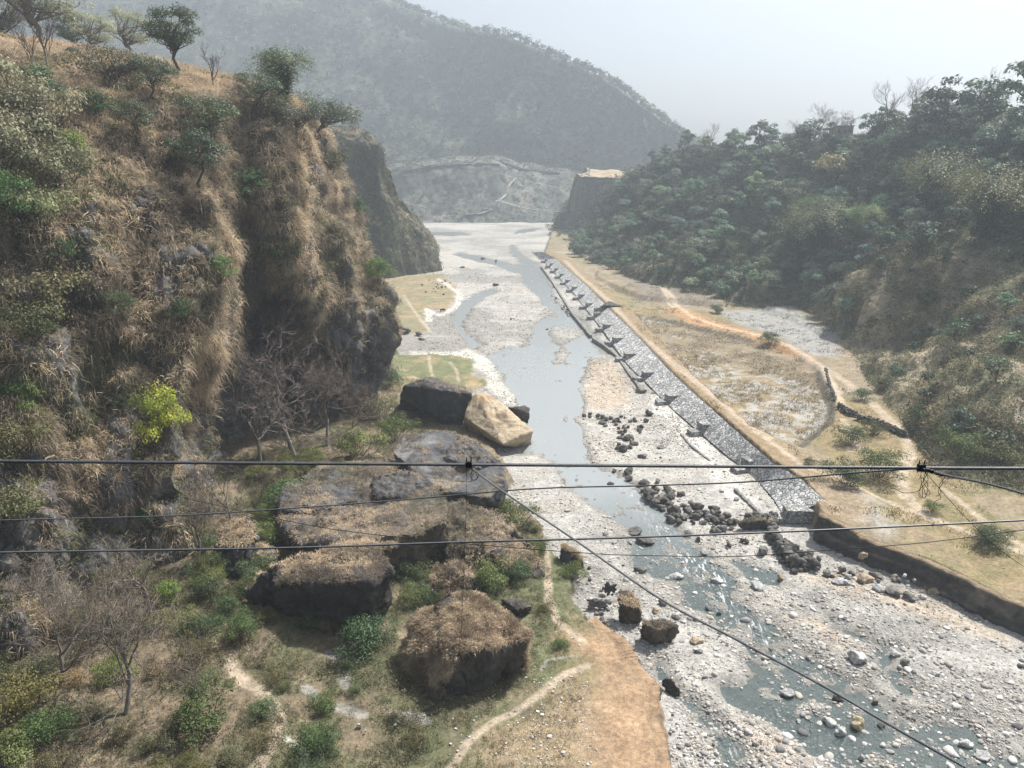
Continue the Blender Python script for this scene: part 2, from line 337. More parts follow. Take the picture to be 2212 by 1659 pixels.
tracks = [  # (points, half width m, colour)
    (z6((0, 310), (100, 430), (250, 560), (420, 690), (560, 800), (700, 930), (820, 1010)), 1.1, SAND, 4.5),
    (z2((1140, 1420), (1250, 1530), (1390, 1650)) + [(1334, 672)], 1.1, SAND, 4.5),
    (z6((820, 1010), (1000, 1150), (1300, 1250), (1700, 1400), (2212, 1590)), .6, SAND, 4.8),
    (z2((1540, 1340), (1520, 1390), (1560, 1440), (1600, 1490), (1660, 1560), (1700, 1630), (1730, 1659)), .6, SAND * 1.1, 5),
    (z6((140, 30), (130, 80), (230, 140), (250, 190), (320, 265), (420, 330), (600, 390), (800, 430), (940, 480), (1040, 540), (1120, 600), (1180, 700), (1230, 800)), .9, SAND * 1.15, 4.9),
    (z6((1120, 600), (1200, 640), (1300, 720), (1400, 800), (1540, 930), (1600, 1040), (1580, 1090), (1550, 1180), (1570, 1280), (1700, 1400)), 1.0, SAND, 4.8),
    (z6((1230, 880), (1290, 960), (1270, 1040), (1300, 1000), (1400, 1080), (1560, 1100), (1620, 1080)), .6, SAND, 4.8),
    (z6((1780, 1250), (1880, 1330), (2000, 1430), (2212, 1560)), .5, SAND, 4.8),
    (zB((640, 1659), (760, 1510), (900, 1400), (1050, 1310), (1180, 1200), (1290, 1120), (1400, 1070)), .45, SAND * .95, 2),
    (zB((1190, 640), (1190, 720), (1230, 830), (1280, 880), (1380, 940)), .5, SAND, 2),
    (zB((1180, 470), (1185, 560), (1185, 640)), .4, SAND, 2),
    (zA((1360, 1659), (1440, 1530), (1500, 1400), (1510, 1300), (1420, 1200), (1260, 1080), (1260, 950)), .7, SAND * .95, 3),
    (zA((1620, 1659), (1660, 1520), (1560, 1440)), .35, SILT, 3),
    (zA((1650, 1180), (1800, 1260), (1970, 1330)), .5, SILT * .6, 3), (zA((1780, 990), (1860, 1060), (1880, 1180)), .5, SILT * .5, 3),
    (zB((330, 1380), (430, 1390), (520, 1410)), .45, SILT * .6, 2), (zB((1150, 1100), (1180, 1050), (1320, 1020)), .15, SILT * .5, 2),
    (z5((400, 230), (440, 290), (500, 370), (550, 420)), .6, SAND, 0.8), (z5((540, 560), (545, 620), (560, 680)), .4, SAND, 0.8), (z5((650, 590), (690, 640), (700, 700)), .4, SAND, .8),
    (z5((590, 140), (650, 180), (710, 220), (690, 280), (600, 330), (530, 300), (540, 360)), 1.2, SILT, .8),
]
# grid rows run across the valley, closer together near the bridge
gx = np.arange(-900, 3300, 3.4); gy = np.concatenate([np.arange(2100, 1700, -8.0), np.arange(1700, 700, -2.6), np.arange(700, 440, -1.6), np.arange(440, 375, -4.0)])
GX, GY = np.meshgrid(gx, gy)
G = P(GX, GY, 0); FX, FY = G[..., 0], G[..., 1]
q2 = xyz(FX, FY)
wob = fbm(q2, 9, 3, 5) * 1.6 + fbm(q2, 2.2, 3, 6) * .7
wobn = wob * np.clip(FY / 120, .5, 1.6)
sdW = np.full(FX.shape, -60.0)
for p in water_polys: sdW = np.maximum(sdW, sd_poly(W(p), FX, FY))
for p in islands: sdW = np.minimum(sdW, -sd_poly(W(p), FX, FY))
sdWn = sdW + wobn * .8
pool = np.zeros(FX.shape)
for p in (zC((570, 1230), (700, 1240), (860, 1330), (1010, 1420), (1400, 1420), (1420, 1560), (1200, 1600), (1060, 1570), (930, 1450), (720, 1350)), zC((640, 540), (740, 580), (860, 610), (860, 660), (760, 650)), z5((1030, 90), (1150, 85), (1230, 280), (1150, 240)), z5((940, 700), (1380, 700), (1370, 900), (1400, 1080), (1160, 1080), (1080, 860))):
    pool = np.maximum(pool, ss(-1, 1, sd_poly(W(p), FX, FY)))
Z = .32 + fbm(q2, 14, 3, 1) * .28 + fbm(q2, 3, 3, 2) * .14 + fbm(q2, .9, 2, 3) * .07
Z += np.clip(-sdWn, 0, 20) * .018
Z = Z * (1 - ss(-2.2, .6, sdWn)) + ss(-2.2, .6, sdWn) * (np.where(FY < 110, -.08, -.13) - .45 * pool + fbm(q2, 1.3, 3, 4) * .30)
# colours
n1 = fbm(q2, 22, 4, 21); n2 = fbm(q2, 5, 4, 22); n3 = fbm(q2, 1.6, 3, 23)
def mixc(A, B, t): return A + (B - A) * t[..., None]
col = mixc(np.broadcast_to(GRAVEL, FX.shape + (3,)), GRAVEL2, ss(-.25, .4, n1 + .5 * n2))
col = mixc(col, SILT * .9, ss(.1, .5, -n1 + .6 * n3) * .5)
col = mixc(col, SAND * 1.05, ss(.15, .5, n2 - n1) * .16)
for p in silt: col = mixc(col, SILT * 1.08, ss(-1.5, 1, sd_poly(W(p), FX, FY) + wob) * .85)
for p in sandbar: col = mixc(col, SAND * 1.08, ss(-2.5, 1.5, sd_poly(W(p), FX, FY) + wob) * .8)
damp = ss(-2.6, 0, sdWn + n3 * .8); col = mixc(col, C(.17, .165, .15), damp * .8)
# left bank
sdL = sd_poly(W(left_land, 1.0), FX, FY) + fbm(q2, 2.5, 3, 7) * .7 + fbm(q2, 7, 2, 9) * 1.1 + fbm(q2, 1.1, 2, 10) * .5
bankL = ss(0, .9, sdL)
zl = 1.5 + .5 * fbm(q2, 12, 3, 31) + .12 * fbm(q2, 1.5, 3, 32) + np.clip(sdL - 12, 0, 60) * .06 + ss(14, 30, sdL) * 1.4 * fbm(q2, 7, 3, 33)
mound = ss(-6, 8, sd_poly(W([(640, 1010), (850, 960), (1050, 990), (1060, 1120), (1160, 1180), (1120, 1290), (900, 1280), (560, 1290), (480, 1180)], 3), FX, FY)) * .9
zl = zl + mound
Z = Z * (1 - bankL) + zl * bankL
cl = mixc(np.broadcast_to(GR_DRY, FX.shape + (3,)), GR_GRN * 1.05, ss(-.25, .35, n1 + .7 * n2))
cl = cl * (1 - .15 * ss(8, 22, sdL))[..., None]; cl = mixc(cl, SAND * .7, ss(.2, .6, n2 - .6 * n1) * .6)  # inland darkening paints the shade of the cliff foot into the ground
cl = mixc(cl, C(.09, .085, .05), ss(0, .35, fbm(q2, 4, 3, 24)) * .75 * ss(3, 12, sdL))
cl = mixc(cl, GR_DRY * 1.15, ss(.2, .5, n3) * .5)
cl = mixc(cl, ORANGE, ss(-4, 3, sd_poly(W(zB((1500, 900), (1660, 1040), (1700, 1120), (1800, 1210), (1800, 1400), (1850, 1659), (1500, 1800), (1380, 1560), (1420, 1300), (1430, 1050), (1330, 960)), 1.5), FX, FY) + 3 * n2))
cl = mixc(cl, C(.30, .225, .15), ss(-3, 3, sd_poly(W(zB((1150, 1300), (1350, 1200), (1430, 1350), (1400, 1659), (700, 1659), (760, 1540), (950, 1430)), 1.5), FX, FY) + 3 * n2) * .8)
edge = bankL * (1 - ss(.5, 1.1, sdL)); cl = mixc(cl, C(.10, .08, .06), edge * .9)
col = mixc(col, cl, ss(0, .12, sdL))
for p, c in zip(meadows, (GR_GRN * 1.35, C(.22, .20, .125))):
    m = ss(0, 1.6, sd_poly(W(p, .6), FX, FY) + wob * 2 + n3); Z += m * .45 * (1 - bankL)
    cm = mixc(np.broadcast_to(c, FX.shape + (3,)), C(.30, .235, .14), ss(-.1, .4, n2 + n3 * .5)); col = mixc(col, cm, m)
# right bank
RL = W(right_land_px, 4.6); sdR = sd_poly(RL, FX, FY)
scl = W(scarp, 4.6); crl = W(crest, 4.5); tol = W(toe, 1.0)
dS = d_line(scl, FX, FY); dCr = d_line(crl, FX, FY)
jag = np.where(dS < dCr, fbm(q2, 6, 2, 8) * .4, fbm(q2, 3, 3, 8) * .05)
scw = .8
bankR = ss(0, scw, sdR + jag)
zr = 4.7 + .35 * fbm(q2, 15, 3, 41) + .12 * fbm(q2, 2, 3, 42)
dBas = sd_poly(W(basin, 4.5), FX, FY); bas = ss(-.3, 2.0, dBas + fbm(q2, 4, 3, 44) * .8); zr = zr - bas * (2.0 + .6 * fbm(q2, 6, 3, 43))
zr = zr - ss(7, 11, dCr) * .9 * (dCr < 59) * (1 - bas)
t2 = ss(-.3, 1.2, sd_poly(W(terr2, 5), FX, FY)); zr = zr + t2 * 1.8
pit = ss(-.2, .2, sd_poly(np.concatenate([tol, crl[::-1]]), FX, FY))
dT = d_line(tol, FX, FY); frac = dT / (dT + dCr + 1e-6)
Z = Z * (1 - bankR) + zr * bankR
Z = np.where(pit > 0.5, 0.9 + 3.55 * np.clip(frac, 0, 1) - .45, Z)
ap = ss(9, 2, dT) * (1 - bankR) * (pit < .5); Z = Z + ap * .15
cr = mixc(np.broadcast_to(C(.245, .20, .135), FX.shape + (3,)), C(.17, .16, .075), ss(-.2, .35, n1 + .6 * n2))
cr = mixc(cr, SAND * .95, ss(.1, .5, n2 - .5 * n1) * .7)
cr = mixc(cr, ORANGE, ss(0, .5, n1 - n3 * .3) * .45)
cr = mixc(cr, C(.19, .15, .10), bas * ss(-.3, .3, n2) * .9)
cr = mixc(cr, C(.36, .35, .33), bas * ss(.25, .5, n3 + n1) * .8)
cr = mixc(cr, C(.29, .29, .285), ss(-4, 2, sd_poly(W(z6((560, 300), (930, 280), (1060, 380), (1200, 420), (1170, 540), (1040, 520), (900, 430), (700, 380)), 4.7), FX, FY) + 2 * n2) * .9)
cr = mixc(cr, C(.20, .17, .14), ss(-6, 3, sd_poly(W(z6((0, 110), (330, 110), (560, 275), (130, 235)), 5), FX, FY) + 2 * n2) * .8)
cr = mixc(cr, C(.37, .22, .11), ss(-2, 1, sd_poly(W(z6((260, 285), (330, 275), (600, 370), (800, 430), (1000, 510), (1060, 560), (800, 455), (680, 425), (400, 365)), 4.7), FX, FY) + n3) * .9)
cr = mixc(cr, C(.40, .385, .36), ss(-3, 2, sd_poly(W(z6((1140, 1330), (1350, 1350), (1480, 1430), (1440, 1480), (1200, 1400), (850, 1180), (1000, 1180), (1400, 1340)), 4.7), FX, FY) + 2 * n3) * .7)
e2 = ss(0, .1, sdR + jag) * (1 - ss(.7, 1.1, sdR + jag)) * (dS < dCr); lay = vnoise(np.stack([FX * .15, FY * .15, zr * bankR * 2.6], -1), 17)
cr = mixc(cr, mixc(np.broadcast_to(C(.065, .06, .055), FX.shape + (3,)), C(.15, .135, .115), ss(-.1, .5, lay)), np.clip(e2 * 1.5, 0, 1) * .95)
e3 = ss(-.4, .2, dBas) * (1 - ss(1.2, 2.4, dBas)) * (n1 > -.3); cr = mixc(cr, C(.09, .08, .065), e3 * .8)
cr = mixc(cr, C(.26, .19, .115), ss(8, 5, dCr) * .8)
col = mixc(col, cr, np.maximum(ss(0, .12, sdR + jag), pit))
for pts, w, c, z in tracks:
    d = d_line(W(pts, z), FX, FY) + n3 * w * .5
    col = mixc(col, np.clip(c * 1.1, 0, .62), (1 - ss(w * .6, w * 1.5, d)) * .8)
Z = Z + ss(300, 900, FY) * 0
FZ = Z
floorV = np.stack([FX, FY, FZ], -1)
def zoneless(a): return a
obj('ground', np_mesh('ground', floorV.reshape(-1, 3), grid_faces(*FX.shape), col.reshape(-1, 3), True), M_ground)['kind'] = 'structure'
def floorz(x, y):
    px, py, _ = proj(np.stack([np.asarray(x, float), np.asarray(y, float), np.zeros_like(np.asarray(x, float))], -1))
    ix = np.clip(np.searchsorted(gx, px), 1, len(gx) - 1); iy = np.clip(len(gy) - np.searchsorted(gy[::-1], py), 0, len(gy) - 1)
    return FZ[iy, ix]
# cut faces of the two banks, with their own ragged surface
def bank_face(name, px, z0, poly, zr_, n=1400, seed=0, reach=1.0, lipc=(.25, .19, .123)):
    q = W(px, z0); s_ = np.concatenate([[0], np.cumsum(np.linalg.norm(np.diff(q, axis=0), axis=1))]); u_ = np.linspace(0, s_[-1], n)
    q = np.stack([np.interp(u_, s_, q[:, k]) for k in (0, 1)], 1)
    for _ in range(12): q[1:-1] = q[1:-1] * .5 + (q[:-2] + q[2:]) * .25
    t = np.gradient(q, axis=0); t /= np.linalg.norm(t, axis=1, keepdims=True); nn = np.stack([-t[:, 1], t[:, 0]], 1)
    c0 = sd_poly(poly, *(q + nn * 1.5).T); c1 = sd_poly(poly, *(q - nn * 1.5).T); nn = nn * (np.sign(np.median(c1 - c0)))       # towards the river
    w_ = fbm(xyz(q[:, 0], q[:, 1]), 5, 3, seed) * .9 + fbm(xyz(q[:, 0], q[:, 1]), 1.2, 2, seed + 1) * .4
    top = q - nn * 1.7; zt = floorz(*top.T); lip = q + nn * (.15 + w_ * .5)[:, None]; zb = zr_
    rows = [np.concatenate([top, zt[:, None] - .12], 1), np.concatenate([top * .4 + lip * .6, zt[:, None] + .05], 1), np.concatenate([lip, zt[:, None] + .02], 1)]
    m = 26
    for k in range(1, m + 1):
        f_ = k / m; o_ = f_ ** 1.6 * reach * (1 + w_ * .6)
        rows.append(np.concatenate([lip + nn * o_[:, None], (zt * (1 - f_) + zb * f_)[:, None]], 1))
    A = np.array(rows); d_ = fbm(A * C(1, 1, 1.8), 1.1, 4, seed + 3) * .38 + vnoise(A * C(.2, .2, 2.6), seed + 4) * .16
    fade = np.clip(np.arange(len(rows)) / 4, 0, 1)[:, None] ** 2; A[..., :2] += nn[None] * (d_ * fade)[..., None]
    l_ = vnoise(A * C(.12, .12, 2.2), seed + 6) + .5 * fbm(A, .8, 3, seed + 7)
    c_ = mixc(np.broadcast_to(C(.07, .065, .06), l_.shape + (3,)), C(.17, .155, .135), ss(-.1, .7, l_)); c_[:3] = np.broadcast_to(C(*lipc), c_[:3].shape)
    o_ = obj(name, np_mesh(name, A.reshape(-1, 3), grid_faces(*A.shape[:2]), c_.reshape(-1, 3), True), M_cliff); o_['kind'] = 'structure'
bank_face('right_cut_bank', [(1770, 1106)] + scarp, 4.6, RL, .1, seed=160)
bank_face('left_cut_bank', [(1450, 1800)] + left_land[:10], 1.3, W(left_land, 1.0), .0, n=900, seed=170, reach=.6, lipc=(.32, .22, .138))
# water sheet, only where the channels run
wm = (sdWn > -3.0); keep = wm[:-1, :-1] | wm[1:, 1:] | wm[1:, :-1] | wm[:-1, 1:]
foam = np.full(FX.shape, -60.0)
for p in fast: foam = np.maximum(foam, sd_poly(W(p), FX, FY))
foam = ss(-1.5, 2.5, foam + wob) * (1 - .6 * ss(110, 150, FY))
WZ = 0.0 + fbm(q2 * C(1, .6, 1), 1.4, 2, 91) * .07 * foam
fc = grid_faces(*FX.shape, keep=keep); used, inv = np.unique(fc, return_inverse=True)
me = np_mesh('water', np.stack([FX, FY, WZ], -1).reshape(-1, 3)[used], inv.reshape(fc.shape), None, True, {'foam': foam.ravel()[used], 'silt_sheen': (ss(85, 125, FY + 12 * n1) * .9 + .1).ravel()[used]})
obj('water', me, M_water)['kind'] = 'structure'

# ------------------------------------------------------------------ lofted slopes and cliffs
def catmull(A, n):
    m = A.shape[0]; t = np.linspace(0, m - 1, n); i = np.clip(np.floor(t).astype(int), 0, m - 2); f = (t - i)
    f = f.reshape((-1,) + (1,) * (A.ndim - 1))
    g = lambda k: A[np.clip(k, 0, m - 1)]
    p0, p1, p2, p3 = g(i - 1), g(i), g(i + 1), g(i + 2)
    return .5 * (2 * p1 + (p2 - p0) * f + (2 * p0 - 5 * p1 + 4 * p2 - p3) * f ** 2 + (3 * p1 - p0 - 3 * p2 + p3) * f ** 3)
def loft(ctrl, nu, nv):
    A = np.asarray(ctrl, float)                      # [col][row][3]
    A = catmull(A, nu); A = catmull(A.transpose(1, 0, 2), nv)
    return A                                         # nv, nu, 3
def normals(A):
    du = np.gradient(A, axis=1); dv = np.gradient(A, axis=0); n = np.cross(du, dv)
    return n / (np.linalg.norm(n, axis=-1, keepdims=True) + 1e-9)
SURF = {}
def add_surface(key, A):
    n = normals(A); s = np.sign(np.mean(n[..., 2])) or 1
    SURF[key] = (A, n * s)
    px, py, d = proj(A); SURF[key] += (px, py, d)
    return n * s
def hit(x, y, *keys):
    best = None
    for k in keys:
        A, n, px, py, d = SURF[k]
        q = np.maximum(np.abs(px - x), np.abs(py - y)); q = np.where(d > 0, q, 1e9)
        m = q < max(5, q.min() + 3)
        c = np.where(m, d, 1e9); i = np.unravel_index(np.argmin(c), c.shape)
        sc = c[i] + 30 * max(0, q.min() - 8)
        if best is None or sc < best[0]: best = (sc, A[i], n[i])
    return best[1], best[2]
SURF['floor'] = (floorV, np.broadcast_to(C(0, 0, 1), floorV.shape)) + proj(floorV)
# near cliff on the left, one column after the other: (photo x, photo y, distance)
nc = [
 [(-400, 0, 62), (-380, 1200, 70), (-360, 900, 76), (-350, 600, 84), (-340, 300, 92), (-330, 60, 120), (-330, 40, 200)],
 [(-150, 0, 70), (-140, 1150, 76), (-130, 880, 82), (-120, 600, 90), (-110, 330, 98), (-100, 86, 130), (-90, 80, 205)],
 [(60, 0, 77), (60, 1100, 82), (60, 860, 88), (50, 600, 96), (50, 380, 103), (40, 106, 140), (40, 100, 210)],
 [(200, 0, 84), (190, 1060, 88), (190, 840, 94), (190, 600, 101), (200, 380, 108), (190, 124, 142), (190, 118, 215)],
 [(330, 0, 88), (310, 1030, 92), (320, 840, 98), (330, 600, 105), (330, 370, 113), (340, 150, 140), (350, 146, 215)],
 [(400, 0, 92), (385, 1000, 97), (430, 820, 103), (485, 600, 112), (470, 400, 120), (440, 174, 140), (450, 170, 225)],
 [(455, 0, 134), (480, 900, 140), (505, 740, 150), (530, 570, 148), (535, 430, 142), (520, 190, 150), (520, 188, 230)],
 [(575, 0, 156), (590, 820, 158), (600, 700, 160), (585, 560, 142), (580, 420, 135), (582, 208, 156), (585, 205, 240)],
 [(660, 0, 158), (670, 800, 160), (662, 690, 147), (650, 560, 141), (650, 400, 152), (640, 232, 166), (645, 230, 240)],
 [(735, 0, 158), (735, 800, 157), (730, 720, 151), (722, 610, 153), (705, 450, 162), (690, 284, 176), (690, 286, 240)],
 [(785, 0, 163), (785, 800, 161), (790, 720, 157), (772, 620, 162), (738, 480, 171), (715, 352, 184), (708, 340, 240)],
 [(815, 0, 172), (817, 800, 170), (838, 690, 170), (800, 580, 180), (757, 472, 190), (724, 370, 200), (712, 350, 240)],
 [(800, 0, 215), (795, 740, 215), (790, 660, 218), (765, 560, 222), (735, 460, 225), (710, 370, 230), (705, 355, 250)],
 [(730, 0, 290), (728, 640, 290), (722, 560, 290), (712, 480, 290), (700, 420, 290), (690, 370, 285), (680, 360, 290)],
]
ctrl = []
for colm in nc:
    r = []
    for k, (x, y, Y) in enumerate(colm):
        if k == 0: r.append([(x - CX) / F * Y * 1.04 + 0, Y, -1.0])
        else: r.append(PD(x, y, Y))
    r.insert(1, np.array(r[0]) * .55 + np.array(r[1]) * .45 + C(0, 0, 0)); r[1][2] = max(4, r[2][2] * .35)
    ctrl.append(r)
A = loft(ctrl, 900, 620)
n = normals(A); n *= np.sign(np.mean(n[..., 2]))
stre = A * C(1, 1, .22)                              # ribs and gullies run down the face
steep = ss(.92, .5, np.abs(n[..., 2]))
rib = fbm(stre, 11, 3, 51) * 5.5 + fbm(stre, 3.6, 3, 52) * 1.8
ov = np.sqrt(np.abs(vnoise(A * C(.2, .2, .12), 53)) + .02) * 4.2 + np.sqrt(np.abs(vnoise(A * C(.5, .5, .28) + 7, 59)) + .02) * 2.3 - 3.4
disp = (rib + ov) * (.35 + .65 * steep) + fbm(A, 1.3, 3, 54) * .45 + fbm(A, 14, 2, 55) * 1.5
tf = np.linspace(0, 1, A.shape[0])[:, None]
A = A + n * (disp * (1 - ss(.8, 1, tf)))[..., None]
n = add_surface('cliff', A)
rockn = fbm(A * C(1, 1, .3), 3, 4, 56); big = fbm(A, 12, 3, 57)
cc = mixc(np.broadcast_to(C(.15, .115, .075), rockn.shape + (3,)), C(.10, .095, .06), ss(-.2, .3, big))
rk = ss(.0, .3, rockn + .5 * steep - .52 + .6 * ss(30, 8, A[..., 2]))
cc = mixc(cc, mixc(np.broadcast_to(C(.13, .13, .135), rockn.shape + (3,)), C(.24, .24, .235), ss(.1, .4, fbm(A * C(1, 1, .15), .9, 3, 58))), rk * .85)
cc = mixc(cc, C(.36, .25, .165), ss(.7, .9, n[..., 2]) * ss(50, 60, A[..., 2]) * .9)
obj('near_cliff', np_mesh('near_cliff', A.reshape(-1, 3), grid_faces(*A.shape[:2]), cc.reshape(-1, 3), True), M_cliff)['kind'] = 'structure'
cliff_steep, cliff_rock = steep, rk
# second cliff further upstream
fc2 = [((600, 345), (560, 255, 360)), ((720, 360), (680, 289, 375)), ((790, 372), (750, 288, 385)), ((860, 374), (800, 296, 390)), ((895, 385), (824, 322, 398)),
       ((922, 393), (852, 392, 403)), ((945, 402), (882, 452, 412)), ((950, 440), (898, 490, 455)), ((945, 520), (895, 490, 540)), ((900, 640), (850, 440, 650)), ((800, 760), (760, 420, 770))]
ctrl = []
for (fx, fy), (rx, ry, rY) in fc2:
    a = C((fx - CX) / F * fy * 1.0, fy, -1.5); b = PD(rx, ry, rY); bk = b + C(-40, 60, 2)
    ctrl.append([a, a * .68 + b * .32 + C(0, -1, 4), a * .35 + b * .65 + C(0, 0, 3), b, b * .5 + bk * .5, bk])
A = loft(ctrl, 420, 260); n = normals(A); n *= np.sign(np.mean(n[..., 2]))
A = A + n * (fbm(A * C(1, 1, .3), 14, 3, 61) * 5 + fbm(A * C(1, 1, .4), 5, 3, 62) * 2.2 + fbm(A, 1.6, 2, 63) * .5)[..., None]
n = add_surface('farcliff', A)
g = fbm(A, 9, 4, 64); cc = mixc(np.broadcast_to(C(.10, .095, .07), g.shape + (3,)), C(.07, .085, .045), ss(-.1, .3, g))
cc = mixc(cc, C(.26, .20, .14), ss(.35, .7, n[..., 2]) * ss(.0, .4, g + .2) * .9)
obj('upstream_cliff', np_mesh('upstream_cliff', A.reshape(-1, 3), grid_faces(*A.shape[:2]), cc.reshape(-1, 3), True), M_hill)['kind'] = 'structure'
# right hillside
rh = [((1150, 620, 2), (1215, 470, 760)), ((1185, 497, 1), (1262, 455, 680)), ((1205, 530, 1), (1330, 405, 600)), ((1240, 560, 2), (1400, 368, 540)), ((1330, 604, 3), (1470, 335, 480)), ((1440, 636, 4), (1560, 322, 440)), ((1556, 656, 4.5), (1680, 312, 405)),
      ((1651, 662, 4.5), (1800, 300, 370)), ((1731, 668, 4.5), (1900, 290, 340)), ((1822, 740, 4.5), (2040, 262, 305)), ((1889, 835, 4.5), (2150, 275, 280)),
      ((1953, 906, 4.5), (2260, 285, 250)), ((2028, 1009, 4.5), (2480, 240, 220)), ((2212, 1065, 4.5), (2850, 200, 190)), ((2560, 1200, 4.5), (3400, 150, 150)), ((2900, 1400, 4.5), (4300, 50, 120))]
ctrl = []
for k, ((fx, fy, fz), (rx, ry, rY)) in enumerate(rh):
    if k == 0: a = C(30, 720, -1)
    else: a = P(fx, fy, fz); a[2] -= 1.2
    b = PD(rx, ry, rY); bk = b + C(60, 70, -14); r = []
    for s, dz in ((0, 0), (.22, -4), (.45, -3), (.7, 2), (.88, 2.5)): r.append(a * (1 - s) + b * s + C(0, 0, dz))
    ctrl.append(r + [b, b * .5 + bk * .5 + C(0, 0, 1), bk, bk + C(60, 60, -40)])
A = loft(ctrl, 760, 460); n = normals(A); n *= np.sign(np.mean(n[..., 2]))
tf = np.linspace(0, 1, A.shape[0])[:, None]; am = ss(0, .12, tf)
A = A + n * ((fbm(A, 38, 3, 71) * 14 + fbm(A, 13, 3, 72) * 5) * am * (1 - .7 * ss(.5, .62, tf)) + fbm(A, 3, 3, 73) * .9 * (.3 + .7 * am))[..., None]
n = add_surface('hill', A)
g = fbm(A, 10, 4, 74); g2 = fbm(A, 3, 3, 75)
_, _, d_ = proj(A)
dry = ss(285, 225, A[..., 1]) * ss(.40, .22, tf) + ss(.16, .04, tf) * .5
cc = mixc(np.broadcast_to(C(.07, .075, .04), g.shape + (3,)), C(.11, .11, .055), ss(-.1, .3, g))
cc = mixc(cc, mixc(np.broadcast_to(C(.36, .31, .22), g.shape + (3,)), C(.17, .17, .105), ss(-.15, .25, g + g2 * .6)), np.clip(dry, 0, 1))
cc = mixc(cc, C(.34, .26, .18), ss(.2, .5, g2 + .3 * g) * np.clip(dry, 0, 1) * .7)
for pts in (z6((2212, 770), (2160, 800), (2200, 850), (2170, 900), (2050, 920), (2060, 960), (2110, 990)), z2((1370, 1290), (1450, 1310), (1540, 1340))):
    hp = np.array([hit(x, y, 'hill')[0] for x, y in pts]); d = d_line(hp[:, :2], A[..., 0], A[..., 1]) + g2 * .4
    cc = mixc(cc, SAND * 1.2, 1 - ss(.5, 1.4, d))
obj('right_hillside', np_mesh('right_hillside', A.reshape(-1, 3), grid_faces(*A.shape[:2]), cc.reshape(-1, 3), True), M_hill)['kind'] = 'structure'
hill_dry, hill_tf = np.clip(dry, 0, 1), np.broadcast_to(tf, g.shape)
# flat-topped terrace at the bend, with a straw field on it
def simple_loft(name, cols, nu, nv, mat, colf, amp=(), key=None, kind='structure'):
    A = loft(cols, nu, nv); n = normals(A); n *= np.sign(np.mean(n[..., 2]))
    dd = 0
    for (s, a, sd) in amp: dd = dd + fbm(A * C(1, 1, .5), s, 3, sd) * a
    if len(amp):
        if key == 'mountain':
            v = np.linspace(0, 1, A.shape[0])[:, None]; dd = dd * (1 - .93 * ss(.55, .8, v))
        A = A + n * dd[..., None]
    n = add_surface(key or name, A)
    o = obj(name, np_mesh(name, A.reshape(-1, 3), grid_faces(*A.shape[:2]), colf(A, n).reshape(-1, 3), True), mat); o['kind'] = kind
    return A, n
cols = []
for x, yt, Y, zf in ((1225, 455, 700, 0), (1244, 384, 640, 3), (1258, 383, 625, 5), (1290, 384, 605, 10), (1318, 384, 590, 15), (1340, 386, 580, 20), (1380, 380, 575, 30), (1440, 372, 575, 35)):
    top = PD(x, yt, Y); foot = C(top[0] - 8, top[1] - 14, zf)
    cols.append([foot, foot * .5 + top * .5 + C(2, 3, 0), top + C(0, 0, -1), top + C(0, 1, 0), top + C(10, 30, 1.5), top + C(15, 90, 3), top + C(15, 130, -30)])
def cf(A, n):
    g = fbm(A, 6, 3, 81); c = mixc(np.broadcast_to(C(.085, .085, .06), g.shape + (3,)), C(.12, .11, .07), ss(0, .3, g))
    return mixc(c, C(.40, .31, .21), ss(.85, .95, n[..., 2]))
simple_loft('terrace', cols, 160, 140, M_hill, cf, ((9, 1.2, 82),), 'terrace')
# spur with the hill road, beyond the river bend
cols = []
for x, yc, Y in ((640, 400, 820), (760, 385, 820), (860, 366, 815), (950, 356, 820), (1030, 351, 830), (1085, 353, 840), (1130, 366, 860), (1190, 373, 880), (1250, 379, 900), (1330, 388, 910)):
    top = PD(x, yc, Y); foot = C((x - CX) / F * 745, 748, -1.0)
    cols.append([foot, foot * .6 + top * .4 + C(0, 6, -2), foot * .25 + top * .75, top, top + C(0, 8, .3), top + C(0, 60, 6), top + C(0, 140, -10)])
def cf(A, n):
    g = fbm(A, 14, 4, 83); c = mixc(np.broadcast_to(C(.085, .09, .075), g.shape + (3,)), C(.18, .17, .14), ss(-.05, .35, g))
    return c
midA, _ = simple_loft('spur', cols, 260, 170, M_hill, cf, ((22, 5, 84), (6, 1.5, 85)), 'spur')
# mountain behind
cols = []
for x, y, Y in ((-900, -150, 1500), (-500, -140, 1500), (0, -130, 1500), (400, -110, 1450), (700, -80, 1350), (800, -40, 1300), (867, 12, 1250), (947, 45, 1200), (1010, 66, 1160), (1085, 78, 1110), (1149, 100, 1080), (1204, 128, 1060), (1284, 160, 1020),
                (1343, 196, 1000), (1403, 240, 980), (1462, 284, 960), (1500, 312, 950), (1560, 345, 940), (1700, 362, 930), (2300, 362, 930)):
    top = PD(x, y, Y); foot = C((x - CX) / F * 900, 900, -2.0)
    bk = top + C(120, 180, -80)
    cols.append([foot, foot * .75 + top * .25 + C(0, 0, -6), foot * .45 + top * .55, foot * .2 + top * .8 + C(0, 0, 4), top, bk])
def cf(A, n):
    g = fbm(A, 40, 4, 86); c = mixc(np.broadcast_to(C(.07, .08, .05), g.shape + (3,)), C(.11, .11, .07), ss(0, .3, g))
    return c
mtA, mtn = simple_loft('mountain', cols, 520, 300, M_far, cf, ((170, 34, 87), (60, 13, 88), (22, 4, 89)), 'mountain')

